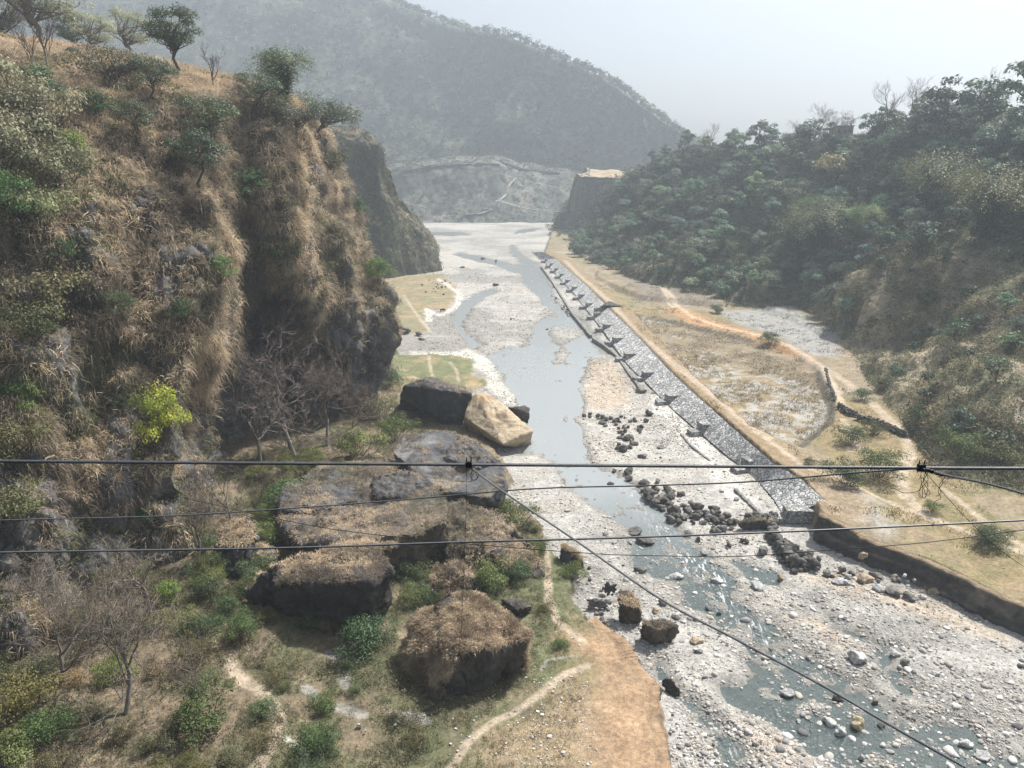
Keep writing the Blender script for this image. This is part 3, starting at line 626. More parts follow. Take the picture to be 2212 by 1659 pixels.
# ------------------------------------------------------------------ grass blades and leaves
UPV = C(0, 0, 1)
def unit(a): return a / (np.linalg.norm(a, axis=-1, keepdims=True) + 1e-9)
def blades(Pc, Nc, m, L, w, colr, spread=.5, droop=.6, lift=.3, cr=.35, R=None):
    R = R or rng
    K_ = len(Pc); M = K_ * m; rep = lambda a: np.repeat(np.broadcast_to(np.asarray(a, float), (K_,) + np.shape(a)[1:] if np.ndim(a) > 0 and np.shape(a)[0] == K_ else (K_,)), m, 0)
    L = rep(L) * R.uniform(.55, 1.25, M); w = rep(w) * R.uniform(.7, 1.3, M)
    n = np.repeat(Nc, m, 0); p = np.repeat(Pc, m, 0) + R.normal(0, 1, (M, 3)) * (cr * L)[:, None] * C(1, 1, .6)
    lean = np.repeat(R.normal(0, .35, (K_, 3)), m, 0)
    d = unit(n * .8 + UPV * lift + lean + R.normal(0, spread, (M, 3)))
    s = unit(np.cross(d, R.normal(0, 1, (M, 3))))
    hw = (w * .5)[:, None]; l = L[:, None]
    g = -UPV * (l * droop)
    a = p - s * hw; b = p + s * hw; mid = p + d * l * .55 + g * .22
    c = mid - s * hw * .8; e = mid + s * hw * .8; t = p + d * l * .9 + g
    V = np.stack([a, b, c, e, t], 1).reshape(-1, 3)
    i = (np.arange(M) * 5)[:, None]
    Fa = np.concatenate([i + C(0, 1, 3).astype(int), i + C(0, 3, 2).astype(int), i + C(2, 3, 4).astype(int)])
    cb = np.repeat(colr, m, 0) * R.uniform(.75, 1.25, (M, 1))
    return V, Fa, np.repeat(cb, 5, 0)
def leaves(Pc, Nc, size, colr, R=None, fold=.8):
    """one rhombus leaf (or leaf spray) per point"""
    R = R or rng; M = len(Pc); size = np.broadcast_to(size, (M,))[:, None] * R.uniform(.6, 1.35, (M, 1))
    n = unit(Nc + R.normal(0, fold, (M, 3))); s = unit(np.cross(n, R.normal(0, 1, (M, 3)))); t = np.cross(n, s)
    V = np.stack([Pc - s * size, Pc + t * size * .5, Pc + s * size, Pc - t * size * .5], 1).reshape(-1, 3)
    Fa = np.arange(M * 4).reshape(M, 4)
    return V, Fa, np.repeat(colr * R.uniform(.7, 1.3, (M, 1)), 4, 0)
def clumped(centers, radii, per, size, colr, R=None, up=.5, fold=.42):
    R = R or rng; k = len(centers); M = k * per
    c = np.repeat(centers, per, 0); r = np.repeat(radii, per, 0)
    d = unit(R.normal(0, 1, (M, 3))); d[:, 2] = np.where(d[:, 2] < -.3, -d[:, 2] * .5, d[:, 2])
    rr = R.uniform(.45, 1.08, (M, 1)) ** .6
    return leaves(c + d * r * rr, unit(d + UPV * up), size if np.isscalar(size) else np.repeat(size, per), np.repeat(colr, per, 0), R, fold)
def merge(parts):
    V = np.concatenate([p[0] for p in parts]); off = 0; T = {}
    for v, f, c in parts:
        T.setdefault(f.shape[1], []).append(f + off); off += len(v)
    return V, [np.concatenate(x) for x in T.values()], np.concatenate([p[2] for p in parts])
def surf_samples(key, count, R, mask=None, minpx=(-250, 2450, -150, 1900)):
    A, n, px, py, d = SURF[key]
    du = np.gradient(A, axis=1); dv = np.gradient(A, axis=0); ar = np.linalg.norm(np.cross(du, dv), axis=-1)
    view = unit(C(0, 0, H) - A); f = (n * view).sum(-1)
    w = ar * (f > -.25) * (px > minpx[0]) * (px < minpx[1]) * (py > minpx[2]) * (py < minpx[3]) * (d > 0)
    if mask is not None: w = w * mask
    w = w / np.clip(d, 60, None) ** 1.0
    w = w.ravel() / w.sum(); idx = R.choice(len(w), count, p=w)
    jit = (du.reshape(-1, 3)[idx] * R.uniform(-.5, .5, (count, 1)) + dv.reshape(-1, 3)[idx] * R.uniform(-.5, .5, (count, 1)))
    return A.reshape(-1, 3)[idx] + jit, n.reshape(-1, 3)[idx], idx
def stuff(name, parts, mat, label, cat, smooth=False):
    V, Fl, c = merge(parts)
    o = obj(name, np_mesh(name, V, Fl, c, smooth), mat); return tag(o, label, cat, kind='stuff')
R = np.random.default_rng(5)
GOLD, BROWN, OLIVE, DKBR = C(.74, .60, .43), C(.31, .255, .19), C(.20, .205, .125), C(.115, .10, .08)
def straw_cols(p, bias=0.0, R=R):
    a = fbm(p, 7, 3, 101) + bias; b = fbm(p, 2.5, 2, 102)
    c = mixc(np.broadcast_to(BROWN, p.shape), GOLD, ss(-.15, .3, a + b * .6))
    c = mixc(c, OLIVE, ss(.2, .45, fbm(p, 9, 3, 103) + b * .4) * .8)
    return mixc(c, DKBR, ss(.2, .5, -a + b * .5) * .7)
# hanging straw on the near cliff
shp = cliff_rock.shape
gm = (1 - .85 * ss(25, 17, SURF['cliff'][0][..., 2]) * ss(120, 145, SURF['cliff'][0][..., 1])) * (1 - .8 * cliff_rock) * (.35 + ss(-.3, .2, fbm(SURF['cliff'][0], 6, 3, 104)))
parts = []
p, n, i = surf_samples('cliff', 52000, R, gm)
up = n[:, 2]; L = np.where(up > .75, .55, 1.25) * R.uniform(.7, 1.3, len(p))
parts.append(blades(p, n, 12, L, .07, straw_cols(p, .05), .45, np.where(up > .75, .25, .85).repeat(12)[:, None] if 0 else .7, .25, .4))
p, n, i = surf_samples('cliff', 8000, R, gm * (SURF['cliff'][1][..., 2] > .2))
parts.append(blades(p, n, 26, 1.5, .07, mixc(np.broadcast_to(GOLD, p.shape), BROWN, R.uniform(0, .7, len(p))), .35, .75, .35, .35))
p, n, i = surf_samples('cliff', 9000, R, shp and ss(.05, .3, fbm(SURF['cliff'][0], 8, 3, 105)))
parts.append(clumped(p + n * .3, np.full((len(p), 3), .6), 12, .16, mixc(np.broadcast_to(C(.10, .12, .05), p.shape), C(.17, .17, .06), R.uniform(0, 1, len(p))), R))
stuff('dry_grass', parts, M_straw, 'long straw coloured grass hanging over the near cliff', 'grass')
# upstream cliff cover
p, n, i = surf_samples('farcliff', 7000, R)
parts = [clumped(p + n * .4, np.full((len(p), 3), 1.1), 9, .38, mixc(np.broadcast_to(C(.075, .09, .045), p.shape), C(.2, .16, .1), ss(-.1, .4, fbm(p, 10, 3, 106) + .5 * n[:, 2])), R)]
stuff('cliff_scrub', parts, M_straw, 'dull green scrub clinging to the cliff upstream', 'scrub')
# turf on the two banks
fl = floorV; fw = bankL * (edge < .5) * (FY < 190)
p, n, i = surf_samples('floor', 26000, R, fw * ss(-.3, .1, n2 + .2) + fw * .1)
pathd = np.full(len(p), 9.0)
for pts, w, c, z in tracks[8:15]: pathd = np.minimum(pathd, d_line(W(pts, z), p[:, 0], p[:, 1]) - w)
org = sd_poly(W(zB((1500, 900), (1660, 1040), (1800, 1210), (1850, 1659), (1380, 1659), (1420, 1300), (1330, 960)), 1.5), p[:, 0], p[:, 1]) > -1
k = (pathd > .4) & ~org; p, n = p[k], n[k]
gn = ss(-.2, .3, fbm(p, 6, 3, 107))
parts = [blades(p, n, 9, .42, .045, mixc(np.broadcast_to(C(.30, .235, .14), p.shape), C(.12, .135, .05), gn), .6, .3, .6, .5)]
p, n, i = surf_samples('floor', 24000, R, fw * (ss(-.25, .15, n2) + ss(0, .3, fbm(q2, 4, 3, 24))) * (sdL > 3))
k = ~(sd_poly(W(zB((1500, 900), (1660, 1040), (1800, 1210), (1850, 1659), (900, 1659), (1150, 1300), (1330, 960)), 1.5), p[:, 0], p[:, 1]) > -3); p = p[k]
parts.append(clumped(p + UPV * .2, np.full((len(p), 3), .4) * R.uniform(.6, 1.7, (len(p), 1)), 18, .09, mixc(np.broadcast_to(C(.10, .105, .06), p.shape), C(.27, .24, .155), R.uniform(0, 1, len(p))), R))
stuff('bank_grass', parts, M_straw, 'patchy low grass and weeds on the left bank', 'grass')
fw = bankR * (1 - pit) * (FY < 330)
trd = np.full(FX.shape, 9.0)
for pts, w, c, z in tracks[:8]: trd = np.minimum(trd, d_line(W(pts, z), FX, FY) - w)
p, n, i = surf_samples('floor', 9000, R, fw * ss(.0, .3, n2 + bas * .25) * (trd > .8))
parts = [blades(p, n, 8, .65, .09, mixc(np.broadcast_to(C(.26, .19, .115), p.shape), C(.13, .13, .06), R.uniform(0, 1, len(p))), .6, .3, .6, .7)]
stuff('field_grass', parts, M_straw, 'tufted brown grass and weeds on the right bank fields', 'grass')
# scrub on the dry lower hillside, undergrowth between the trees
p, n, i = surf_samples('hill', 14000, R, ss(.1, .6, hill_dry) * (.3 + ss(-.2, .3, fbm(SURF['hill'][0], 7, 3, 108))))
parts = [blades(p, n, 10, .9, .1, straw_cols(p, .12) * C(.95, 1, .95), .6, .45, .5, .6),
         clumped(p[:9000] + n[:9000] * .4, np.full((9000, 3), .8) * R.uniform(.5, 1.6, (9000, 1)), 18, .18, mixc(np.broadcast_to(C(.09, .11, .06), (9000, 3)), C(.19, .20, .12), R.uniform(0, 1, 9000)), R)]
stuff('hillside_scrub', parts, M_straw, 'dry grass and low scrub on the lower right hillside', 'scrub')
p, n, i = surf_samples('hill', 9500, R, (1 - hill_dry) * (hill_tf < .68) + .05)
parts = [clumped(p + n * .9, np.full((len(p), 3), 1.6) * R.uniform(.6, 1.4, (len(p), 1)), 20, .36, mixc(np.broadcast_to(C(.045, .06, .035), p.shape), C(.085, .10, .055), R.uniform(0, 1, len(p))), R)]  # leaf colour kept dark to paint shade into the gaps between crowns
stuff('undergrowth', parts, M_straw, 'tangled green undergrowth between the trees of the right hillside', 'undergrowth')
# far woods
p, n, i = surf_samples('mountain', 9500, R, minpx=(-500, 2500, -300, 700))
k = np.abs(p[:, 1]) > 0
hgt = R.uniform(6, 12, len(p)); tonev = ss(-.2, .4, fbm(p, 60, 3, 109) + R.normal(0, .2, len(p)))
tc = mixc(np.broadcast_to(C(.04, .055, .035), p.shape), C(.22, .24, .16), tonev)
cen = p + UPV * (hgt * .55)[:, None]
parts = [clumped(cen, np.stack([hgt * .42, hgt * .42, hgt * .55], 1), 26, 1.5, tc, R)]
stuff('mountain_forest', parts, M_straw, 'hazy forest covering the mountain behind the valley', 'forest')
p, n, i = surf_samples('spur', 2600, R, minpx=(-500, 2500, -300, 700))
parts = [clumped(p + UPV * 1.2, np.full((len(p), 3), 1.9) * R.uniform(.5, 1.5, (len(p), 1)), 16, .6, mixc(np.broadcast_to(C(.065, .075, .05), p.shape), C(.13, .135, .10), R.uniform(0, 1, len(p))), R)]
p, n, i = surf_samples('terrace', 500, R, SURF['terrace'][1][..., 2] < .8)
parts.append(clumped(p + UPV * .6, np.full((len(p), 3), 1.6), 14, .5, np.broadcast_to(C(.08, .09, .05), p.shape), R))
stuff('spur_scrub', parts, M_straw, 'hazy scrub on the spur below the hill road', 'scrub')

# ------------------------------------------------------------------ trees, shrubs, bare trees: one of each kind, then copies
def limb(t, a, b, r0, r1, R, k=5, wob=.12):
    a, b = np.array(a, float), np.array(b, float); s = np.linspace(0, 1, k)[:, None]; L = np.linalg.norm(b - a)
    q = a + (b - a) * s; q[1:-1] += R.normal(0, wob * L * .5, (k - 2, 3)); t.add(q, np.linspace(r0, r1, k), 5); return b
def crown_proto(seed, h, wid, clus, per, size, c0, c1, trunk=.3, flat=1.0, thin=0.0, mat=None, bark=None):
    R = np.random.default_rng(seed); t = Tubes(); top = np.array([R.normal(0, .05 * h), R.normal(0, .05 * h), h * .55])
    limb(t, (0, 0, -.5), top, h * .03, h * .018, R)
    cs = []
    for k in range(clus):
        d = unit(R.normal(0, 1, 3)); d[2] = d[2] * .9 + .1
        c = np.array([0, 0, h * (trunk + (1 - trunk) * .5)]) + d * C(wid, wid, h * (1 - trunk) * .5 * flat) * R.uniform(.5, .95)
        cs.append(c); limb(t, top * R.uniform(.5, 1), c, h * .012, h * .004, R, 4)
    cs = np.array(cs); rr = R.uniform(.75, 1.35, (clus, 1)) * wid * (.42 if clus < 16 else .33) * C(1, 1, .75)
    cc = c0 + (c1 - c0) * R.uniform(0, 1, (clus, 1))
    V, Fa, c = clumped(cs, rr, per, size, cc, R, .6)
    return [('trunk', t.mesh('tree_trunk'), bark or M_bark), ('crown', np_mesh('tree_crown', V, Fa, c), mat or M_leaf)]
def shrub_proto(seed, h, clus, per, size, c0, c1, mat=None):
    R = np.random.default_rng(seed); t = Tubes(); cs = []
    for k in range(clus):
        a = R.uniform(0, 6.28); r = R.uniform(.1, .75) * h; c = C(math.cos(a) * r, math.sin(a) * r, h * R.uniform(.25, .85)); cs.append(c)
        limb(t, (R.normal(0, .1), R.normal(0, .1), -.3), c, h * .012, h * .006, R, 4)
    cs = np.array(cs); cc = c0 + (c1 - c0) * R.uniform(0, 1, (clus, 1))
    V, Fa, c = clumped(cs, R.uniform(.2, .42, (clus, 1)) * h * C(1, 1, .8), per, size, cc, R, .5)
    return [('stems', t.mesh('shrub_stems'), M_bark), ('foliage', np_mesh('shrub_foliage', V, Fa, c), mat or M_leaf)]
def bare_proto(seed, h, levels=5, spread=.6, up=.35, r0=.02, mat=None, lean=0.0, kids=3, fork=.28):
    R = np.random.default_rng(seed); tr, br = Tubes(), Tubes()
    def grow(p, d, L, r, lev):
        k = 5; q = [p]; dd = d.copy()
        for _ in range(k - 1):
            dd = unit(dd + R.normal(0, .16 if lev < levels else .09, 3) + C(0, 0, up * .25)); q.append(q[-1] + dd * L / (k - 1))
        q = np.array(q); (tr if lev == levels else br).add(q, np.linspace(r, r * .6, k), 6 if lev == levels else 4 if lev > 1 else 3)
        if lev == 0: return
        for j in range(kids + (lev == levels)):
            s = R.uniform(.45, 1) if j else 1.0; at = q[min(k - 1, int(s * (k - 1) + .5))]
            nd = unit(dd + R.normal(0, spread, 3) + C(0, 0, up * .3)); grow(at, nd, L * R.uniform(.6, .85), max(r * .55, .012), lev - 1)
    grow(C(0, 0, -.4), unit(C(lean, 0, 1)), h * fork, h * r0, levels)
    return [('trunk', tr.mesh('bare_trunk'), mat or M_twig), ('branches', br.mesh('bare_branches'), mat or M_twig)]
def plume_proto(seed, h, culms, c0, c1, per=60):
    """bamboo clump: arching culms, each with a drooping plume of fine leaves"""
    R = np.random.default_rng(seed); t = Tubes(); parts = []
    for k in range(culms):
        a = R.uniform(0, 6.28); r = R.uniform(.2, .8) * h * .7; hh = h * R.uniform(.5, .85)
        s = np.linspace(0, 1, 7)[:, None]; q = C(math.cos(a), math.sin(a), 0) * (r * s ** 2.2) + UPV * (hh * (1 - (1 - s) ** 1.7)) - UPV * (s ** 6) * h * .16
        t.add(q, np.linspace(.06, .015, 7), 4)
        u = R.uniform(.12, 1, per); i = np.minimum((u * 6).astype(int), 5); pc = q[i] + (q[i + 1] - q[i]) * (u * 6 - i)[:, None]
        cc = c0 + (c1 - c0) * (np.clip((u - .5) / .5, 0, 1) ** 1.5)[:, None]
        parts.append(leaves(pc + R.normal(0, h * .05, (per, 3)), np.broadcast_to(unit(C(math.cos(a), math.sin(a), 1.2)), (per, 3)), h * .0115, cc, R, .35))
    V, Fl, c = merge(parts)
    return [('culms', t.mesh('bamboo_culms'), M_bark), ('foliage', np_mesh('bamboo_foliage', V, Fl, c), M_leaf)]
def place(name, proto, loc, label, cat, group=None, rz=None, s=1.0, tint=None, tilt=None, R=R, zs=1.0):
    o = empty(name, tuple(float(v) for v in loc), R.uniform(0, 6.28) if rz is None else rz, (s, s, s * zs))
    if tilt is not None: o.rotation_euler = (tilt[0], tilt[1], o.rotation_euler[2])
    tag(o, label, cat, group)
    for pn, me, mat in proto:
        c = obj(pn, me, mat, o)
        if tint is not None: c.color = (*tint, 1)
        elif pn in ('trunk', 'branches', 'stems', 'culms'): c.color = (1, 1, 1, 1)
        if tint is not None and pn in ('trunk', 'stems', 'culms'): c.color = (1, 1, 1, 1)
    return o
DG, MG, GG, YG = C(.05, .085, .045), C(.115, .165, .085), C(.16, .19, .13), C(.26, .27, .07)
T_hill = [crown_proto(1, 8, 3.9, 15, 110, .33, DG, MG, .15), crown_proto(2, 9, 3.6, 14, 110, .33, DG * 1.2, C(.14, .16, .09), .18), crown_proto(3, 7.5, 4.4, 17, 100, .33, C(.10, .12, .08), GG, .12, .9),
          crown_proto(4, 10, 3.5, 17, 100, .32, C(.09, .12, .06), C(.17, .21, .10), .18), crown_proto(5, 8.5, 4.2, 13, 90, .33, C(.13, .15, .09), C(.20, .21, .13), .25, .8)]
T_big = [crown_proto(11, 9, 3.7, 34, 260, .12, C(.06, .09, .045), C(.13, .16, .08), .3), crown_proto(12, 6, 4.6, 30, 240, .10, C(.08, .10, .06), C(.19, .20, .14), .25, .6, mat=M_gloss),
         crown_proto(13, 12, 5.0, 34, 200, .14, C(.14, .15, .11), C(.24, .24, .18), .25), crown_proto(14, 5.5, 3.2, 28, 240, .085, C(.07, .10, .05), C(.14, .16, .09), .12, .8, mat=M_gloss)]
S_all = [shrub_proto(21, 2.6, 20, 200, .075, DG * 1.2, MG), shrub_proto(22, 2.2, 18, 200, .07, C(.08, .10, .05), GG), shrub_proto(23, 3.0, 22, 200, .075, C(.07, .10, .04), C(.15, .17, .07)),
         shrub_proto(24, 1.8, 16, 180, .06, C(.11, .11, .06), C(.17, .15, .09))]
S_far = [shrub_proto(31, 3.2, 10, 34, .34, DG, MG), shrub_proto(32, 2.8, 9, 34, .34, C(.08, .10, .055), GG)]
B_all = [bare_proto(41, 9, 6, .55, .3, .016, lean=.15), bare_proto(42, 8, 6, .62, .22, .016, kids=3), bare_proto(43, 10, 5, .45, .45, .014), bare_proto(44, 7, 6, .7, .18, .017, lean=-.2, kids=3)]
B_sm = [bare_proto(45, 6, 4, .5, .4, .014), bare_proto(46, 5, 4, .7, .3, .014)]
BAM = [plume_proto(51, 10, 60, C(.045, .07, .035), C(.24, .25, .10), 380), plume_proto(52, 9, 60, C(.06, .10, .04), C(.18, .23, .09), 380)]
FARP = [crown_proto(61, 11, 4.0, 9, 16, 1.0, C(.08, .095, .06), C(.13, .145, .09), .35), crown_proto(62, 12, 3.2, 8, 16, 1.0, C(.07, .085, .055), C(.12, .13, .08), .45)]
def onsurf(x, y, key, sink=.3):
    p, n = hit(x, y, key); p = np.array(p); p[2] -= sink; return p
def pxm(p): return F / float(proj(np.array(p))[2])     # photo px per metre there
PW = {}
def pwidth(proto):
    k = proto[-1][1].name
    if k not in PW:
        me = proto[-1][1]; v = np.zeros(len(me.vertices) * 3, np.float32); me.vertices.foreach_get('co', v); v = v.reshape(-1, 3); PW[k] = float(np.mean([np.percentile(v[:, a], 98) - np.percentile(v[:, a], 2) for a in (0, 1)]))
    return PW[k]
def plant(kind, proto, x, y, key, wpx, label, cat, base_w, tint=None, group=None, **kw):
    p = onsurf(x, y, key); return place(kind, proto, p, label, cat, group, s=wpx / pxm(p) / pwidth(proto), tint=tint, **kw)
# named trees and shrubs of the near cliff and its skyline
plant('round_tree', T_big[0], 377, 156, 'cliff', 100, 'round dark green tree with a leaning forked trunk on the left skyline', 'tree', 8.2, (.75, .8, .7), rz=.4)
plant('spreading_tree', T_big[1], 240, 190, 'cliff', 135, 'flat spreading tree with nearly level trunk at the cliff top below the round tree', 'tree', 9.5, rz=2, tilt=(0, .5))
plant('bamboo_clump', BAM[1], 618, 222, 'cliff', 95, 'two-lobed bright green bamboo clump standing on the cliff edge against the mountain', 'bamboo', 9, (1.2, 1.2, 1.3))
plant('spreading_tree', T_big[1], 690, 300, 'cliff', 140, 'wide spreading tree leaning out from the right corner of the cliff top', 'tree', 9.5, (.9, 1, .95), tilt=(0, .35), rz=.2)
plant('spreading_tree', T_big[1], 650, 300, 'cliff', 110, 'dark shrubby tree just below the bamboo clump on the cliff', 'tree', 9.5, (.7, .75, .7), rz=1)
plant('bare_tree', B_sm[0], 461, 186, 'cliff', 48, 'small leafless tree on the skyline right of the round tree', 'tree', 4.5, (.45, .4, .38))
plant('bare_tree', B_sm[1], 504, 228, 'cliff', 44, 'leafless twiggy tree just below the skyline, second to the right of the round tree', 'tree', 4.5, (.45, .4, .38))
plant('slender_tree', B_all[2], 80, 160, 'cliff', 70, 'tall slender bare-trunked tree standing at the far left of the cliff top', 'tree', 7, (.45, .4, .35))
plant('slender_tree', B_all[2], 105, 150, 'cliff', 85, 'forked slender tree right beside the tall slender one at the far left', 'tree', 7, (.5, .45, .4))
for j, (x, y, w, pr, lb) in enumerate([(100, 118, 150, 2, 'tall pale hazy tree filling the top left corner'), (20, 112, 90, 2, 'pale green tree at the far left edge of the skyline'), (210, 126, 70, 2, 'pale feathery tree behind the straw slope left of the round tree'),
                                       (285, 134, 80, 2, 'pale rounded tree close behind the spreading tree'), (160, 122, 60, 0, 'low dark green tree behind the straw slope at the left')]):
    p = onsurf(x, y, 'cliff'); q = PD(x, y, p[1] + 40 + 9 * j); q[2] -= .8
    place('skyline_tree', T_big[pr], q, lb, 'tree', s=1.1 * w / pxm(q) / pwidth(T_big[pr]), tint=(1.8, 1.85, 1.6) if pr == 2 else (.8, .9, .8))  # bright tint on the pale crowns paints haze into their leaf colour
cliff_plants = [(20, 240, 150, 3, (2.6, 2.6, 2.8), 'topmost of the big silvery bushes at the left edge'), (110, 300, 150, 3, (2.4, 2.4, 2.6), 'silvery bush right of the topmost one at the left edge'), (130, 420, 140, 3, (2.3, 2.4, 2.5), 'silvery bush at the right of the left edge group'), (20, 370, 170, 3, (2.6, 2.7, 2.9), 'silvery bush in the middle of the left edge group'), (100, 500, 120, 3, (1.9, 2.2, 1.9), 'lowest silvery bush of the left edge group'), (40, 300, 150, 3, (1.7, 1.7, 1.9), 'large grey green glossy bush at the left edge, upper one'), (70, 400, 150, 3, (1.6, 1.65, 1.8), 'large grey green glossy bush at the left edge, just below the upper one'),
    (20, 470, 120, 0, (1.0, 1.3, .7), 'fresh green bush below the glossy bushes at the left edge'), (165, 350, 80, 0, (2.2, 1.9, .8), 'yellow green bush right of the large glossy bushes'),
    (85, 215, 90, 0, (.7, 1, .8), 'dark green bush on the slope above the glossy bushes'), (460, 320, 110, 1, (1.5, 1.6, 1.4), 'pale leafed spreading shrub high on the middle of the cliff'),
    (440, 395, 110, 1, (.8, 1.05, .9), 'dark green spreading shrub under the pale leafed shrub'), (340, 215, 90, 1, (.9, 1, .9), 'dark shrub on the slope right below the spreading tree'),
    (560, 250, 90, 1, (.8, .9, .8), 'dark green shrub below the two leafless skyline trees'), (600, 260, 80, 3, (.7, .8, .75), 'dark bush on the cliff between leafless trees and bamboo'),
    (110, 700, 160, 3, (1.4, 1.4, 1.2), 'wide bush with glinting leaves in the middle of the left cliff'), (70, 740, 110, 3, (.7, .85, .6), 'dark bush under the wide glinting bush'),
    (355, 950, 92, 0, (4.0, 2.85, .8), 'bright yellow green bush standing out on the lower cliff'), (480, 600, 60, 0, (1.2, 1.5, .6), 'green bush at the right rim of the nearer buttress'),
    (300, 300, 80, 1, (.8, .8, .7), 'dull bush on the upper left part of the cliff'), (590, 560, 70, 0, (1, 1.2, .7), 'olive bush on the golden grass ridge'), (640, 560, 50, 3, (.8, 1, .7), 'small dark bush high on the golden ridge'),
    (835, 590, 60, 0, (1.5, 1.6, .7), 'bush clinging to the cliff corner above the river'), (770, 470, 50, 0, (1.0, 1.1, .8), 'rounded bush on the skyline of the cliff corner'), (700, 600, 60, 3, (.9, 1, .7), 'bush in the middle of the golden grass slope'),
    (40, 1000, 130, 3, (1.3, 1.35, 1.0), 'white glinting bush behind the thick cable at the left edge'), (30, 1130, 120, 3, (1.2, 1.3, 1.0), 'glinting bush between the cables at the left edge'), (50, 880, 90, 0, (1.6, 1.5, .7), 'olive yellow bush at the left edge above the thick cable'),
    (320, 1120, 50, 0, (1, 1.2, .8), 'climbing bush on the dark rock wall under the thick cable'), (260, 700, 70, 1, (.8, .9, .6), 'dull bush left of the cliff crease'), (395, 690, 60, 0, (.9, 1, .6), 'small olive bush on the face of the nearer buttress'),
    (150, 560, 60, 0, (.8, .9, .6), 'dim bush in the dark upper left face'), (620, 470, 60, 3, (.8, .9, .7), 'dull bush under the rim of the far buttress'), (545, 430, 70, 0, (.9, 1.1, .7), 'green bush at the top of the cliff crease'),
    (720, 380, 70, 3, (.6, .7, .6), 'dark bush under the leaning tree at the cliff corner'), (210, 250, 70, 0, (.7, .9, .6), 'low dark bush under the cliff top at the left')]
for x, y, w, pr, tn, lb in cliff_plants:
    plant('cliff_bush', S_all[pr] if pr != 1 else T_big[3], x, y, 'cliff', w, lb, 'bush', 5.0, tn, zs=1.9 if 'standing out' in lb else 1.2)
hs = [(x, y) for x, y, w, pr, tn, lb in cliff_plants]
p, n, i = surf_samples('cliff', 900, R, 1 - .5 * cliff_rock, minpx=(0, 850, 100, 1180)); cnt = 0; taken = []
for q in p:
    x, y, d = proj(q)
    if cnt >= 90 or any(abs(x - a) + abs(y - b) < 34 for a, b in hs) or any(np.linalg.norm(q - t) < 3.5 for t in taken): continue
    taken.append(q); k = cnt % 4; tn = [(.8, 1, .7), (1.1, 1.2, .8), (1.5, 1.4, .8), (.7, .8, .6)][R.integers(4)]
    place('cliff_shrub', S_all[k], q - UPV * .3, 'small leafy shrub rooted in the straw grass of the near cliff face', 'shrub', 'small shrubs scattered over the near cliff', s=R.uniform(.35, .8), tint=tn); cnt += 1
# woods of the right hillside
keyt = 'hill'; p, n, i = surf_samples(keyt, 6000, R, (hill_tf > .04) * (hill_tf < .67) * np.clip(1.15 - hill_dry * 1.4, .03, 1), minpx=(1180, 2330, 120, 1150))
tk = np.zeros((0, 3)); chosen = []
for q in p:
    if len(tk) and np.min(((tk - q) ** 2).sum(1)) < (5.0 if q[1] < 300 else 7.0) ** 2: continue
    tk = np.vstack([tk, q]); chosen.append(q)
    if len(chosen) > 1150: break
chosen.sort(key=lambda q: q[1])
TL = ['dark green leafy tree', 'deep green rounded tree', 'grey green low spreading tree', 'tall mid green tree', 'pale green open tree']
nt_, ns_ = 0, 0; rest = []
for q in chosen:
    x, y, d = proj(q); band = 'lower' if q[2] < 28 else 'middle' if q[2] < 52 else 'upper'; side = 'near' if q[1] < 230 else 'far'
    if R.random() < .52 and nt_ < 290:
        k = R.integers(5); nt_ += 1; b = R.uniform(.8, 1.75)
        place('hillside_tree', T_hill[k], q - UPV * .4, f'{TL[k]} in the {band} {side} part of the wooded right hillside', 'tree', f'{TL[k]}s in the {band} {side} part of the right hillside', s=R.uniform(.75, 1.3) * (.55 if q[1] < 205 and q[2] < 45 else .95), tint=(b * R.uniform(.8, 1.05), b * 1.12, b * R.uniform(.95, 1.25) * 1.1))
    elif ns_ < 280:
        k = R.integers(2); ns_ += 1; b = R.uniform(.8, 1.4); nm = ['dark green', 'grey green'][k]
        place('hillside_shrub', S_far[k], q - UPV * .2, f'{nm} shrub in the {band} {side} part of the wooded right hillside', 'shrub', f'{nm} shrubs in the {band} {side} part of the right hillside', s=R.uniform(.7, 1.4), tint=(b, b, b))
    else: rest.append(q)
if len(rest):
    q = np.array(rest); hh = R.uniform(4, 8, len(q)); b = R.uniform(0, 1, len(q))
    cs = np.repeat(q + UPV * (hh * .5)[:, None], 4, 0) + R.normal(0, 1.2, (len(q) * 4, 3)); hr = np.repeat(hh, 4)
    V, Fa, c = clumped(cs, np.stack([hr * .28] * 3, 1), 16, .6, np.repeat(mixc(np.broadcast_to(C(.06, .08, .045), q.shape), C(.12, .13, .08), b), 4, 0), R)
    tag(obj('hillside_woods', np_mesh('hillside_woods', V, Fa, c), M_leaf), 'more distant trees merging on the right hillside', 'woods', kind='stuff')
for x, y, w, pr, tn, lb in [(1755, 560, 100, 0, (1, 1, 1), 'bamboo clump with drooping plumes low on the right hillside'), (2010, 470, 110, 0, (1.1, 1.05, 1), 'big bamboo clump with yellow tipped plumes, upper one on the right hillside'),
                            (2120, 520, 120, 0, (1.15, 1.05, 1), 'big dark bamboo clump with yellow tips at the right, below the upper one'), (1860, 510, 60, 1, (1.2, 1.3, 1), 'light green bamboo clump in the middle of the right hillside'), (1745, 480, 50, 1, (1.2, 1.4, 1), 'bright green bamboo left of the yellow tipped ones')]:
    plant('bamboo_clump', BAM[pr], x, y, 'hill', w, lb, 'bamboo', 9, tn)
plant('autumn_tree', T_hill[4], 1795, 410, 'hill', 75, 'tan leafed tree in the middle of the green right hillside', 'tree', 8.5, (1.7, 1.35, 1.0))
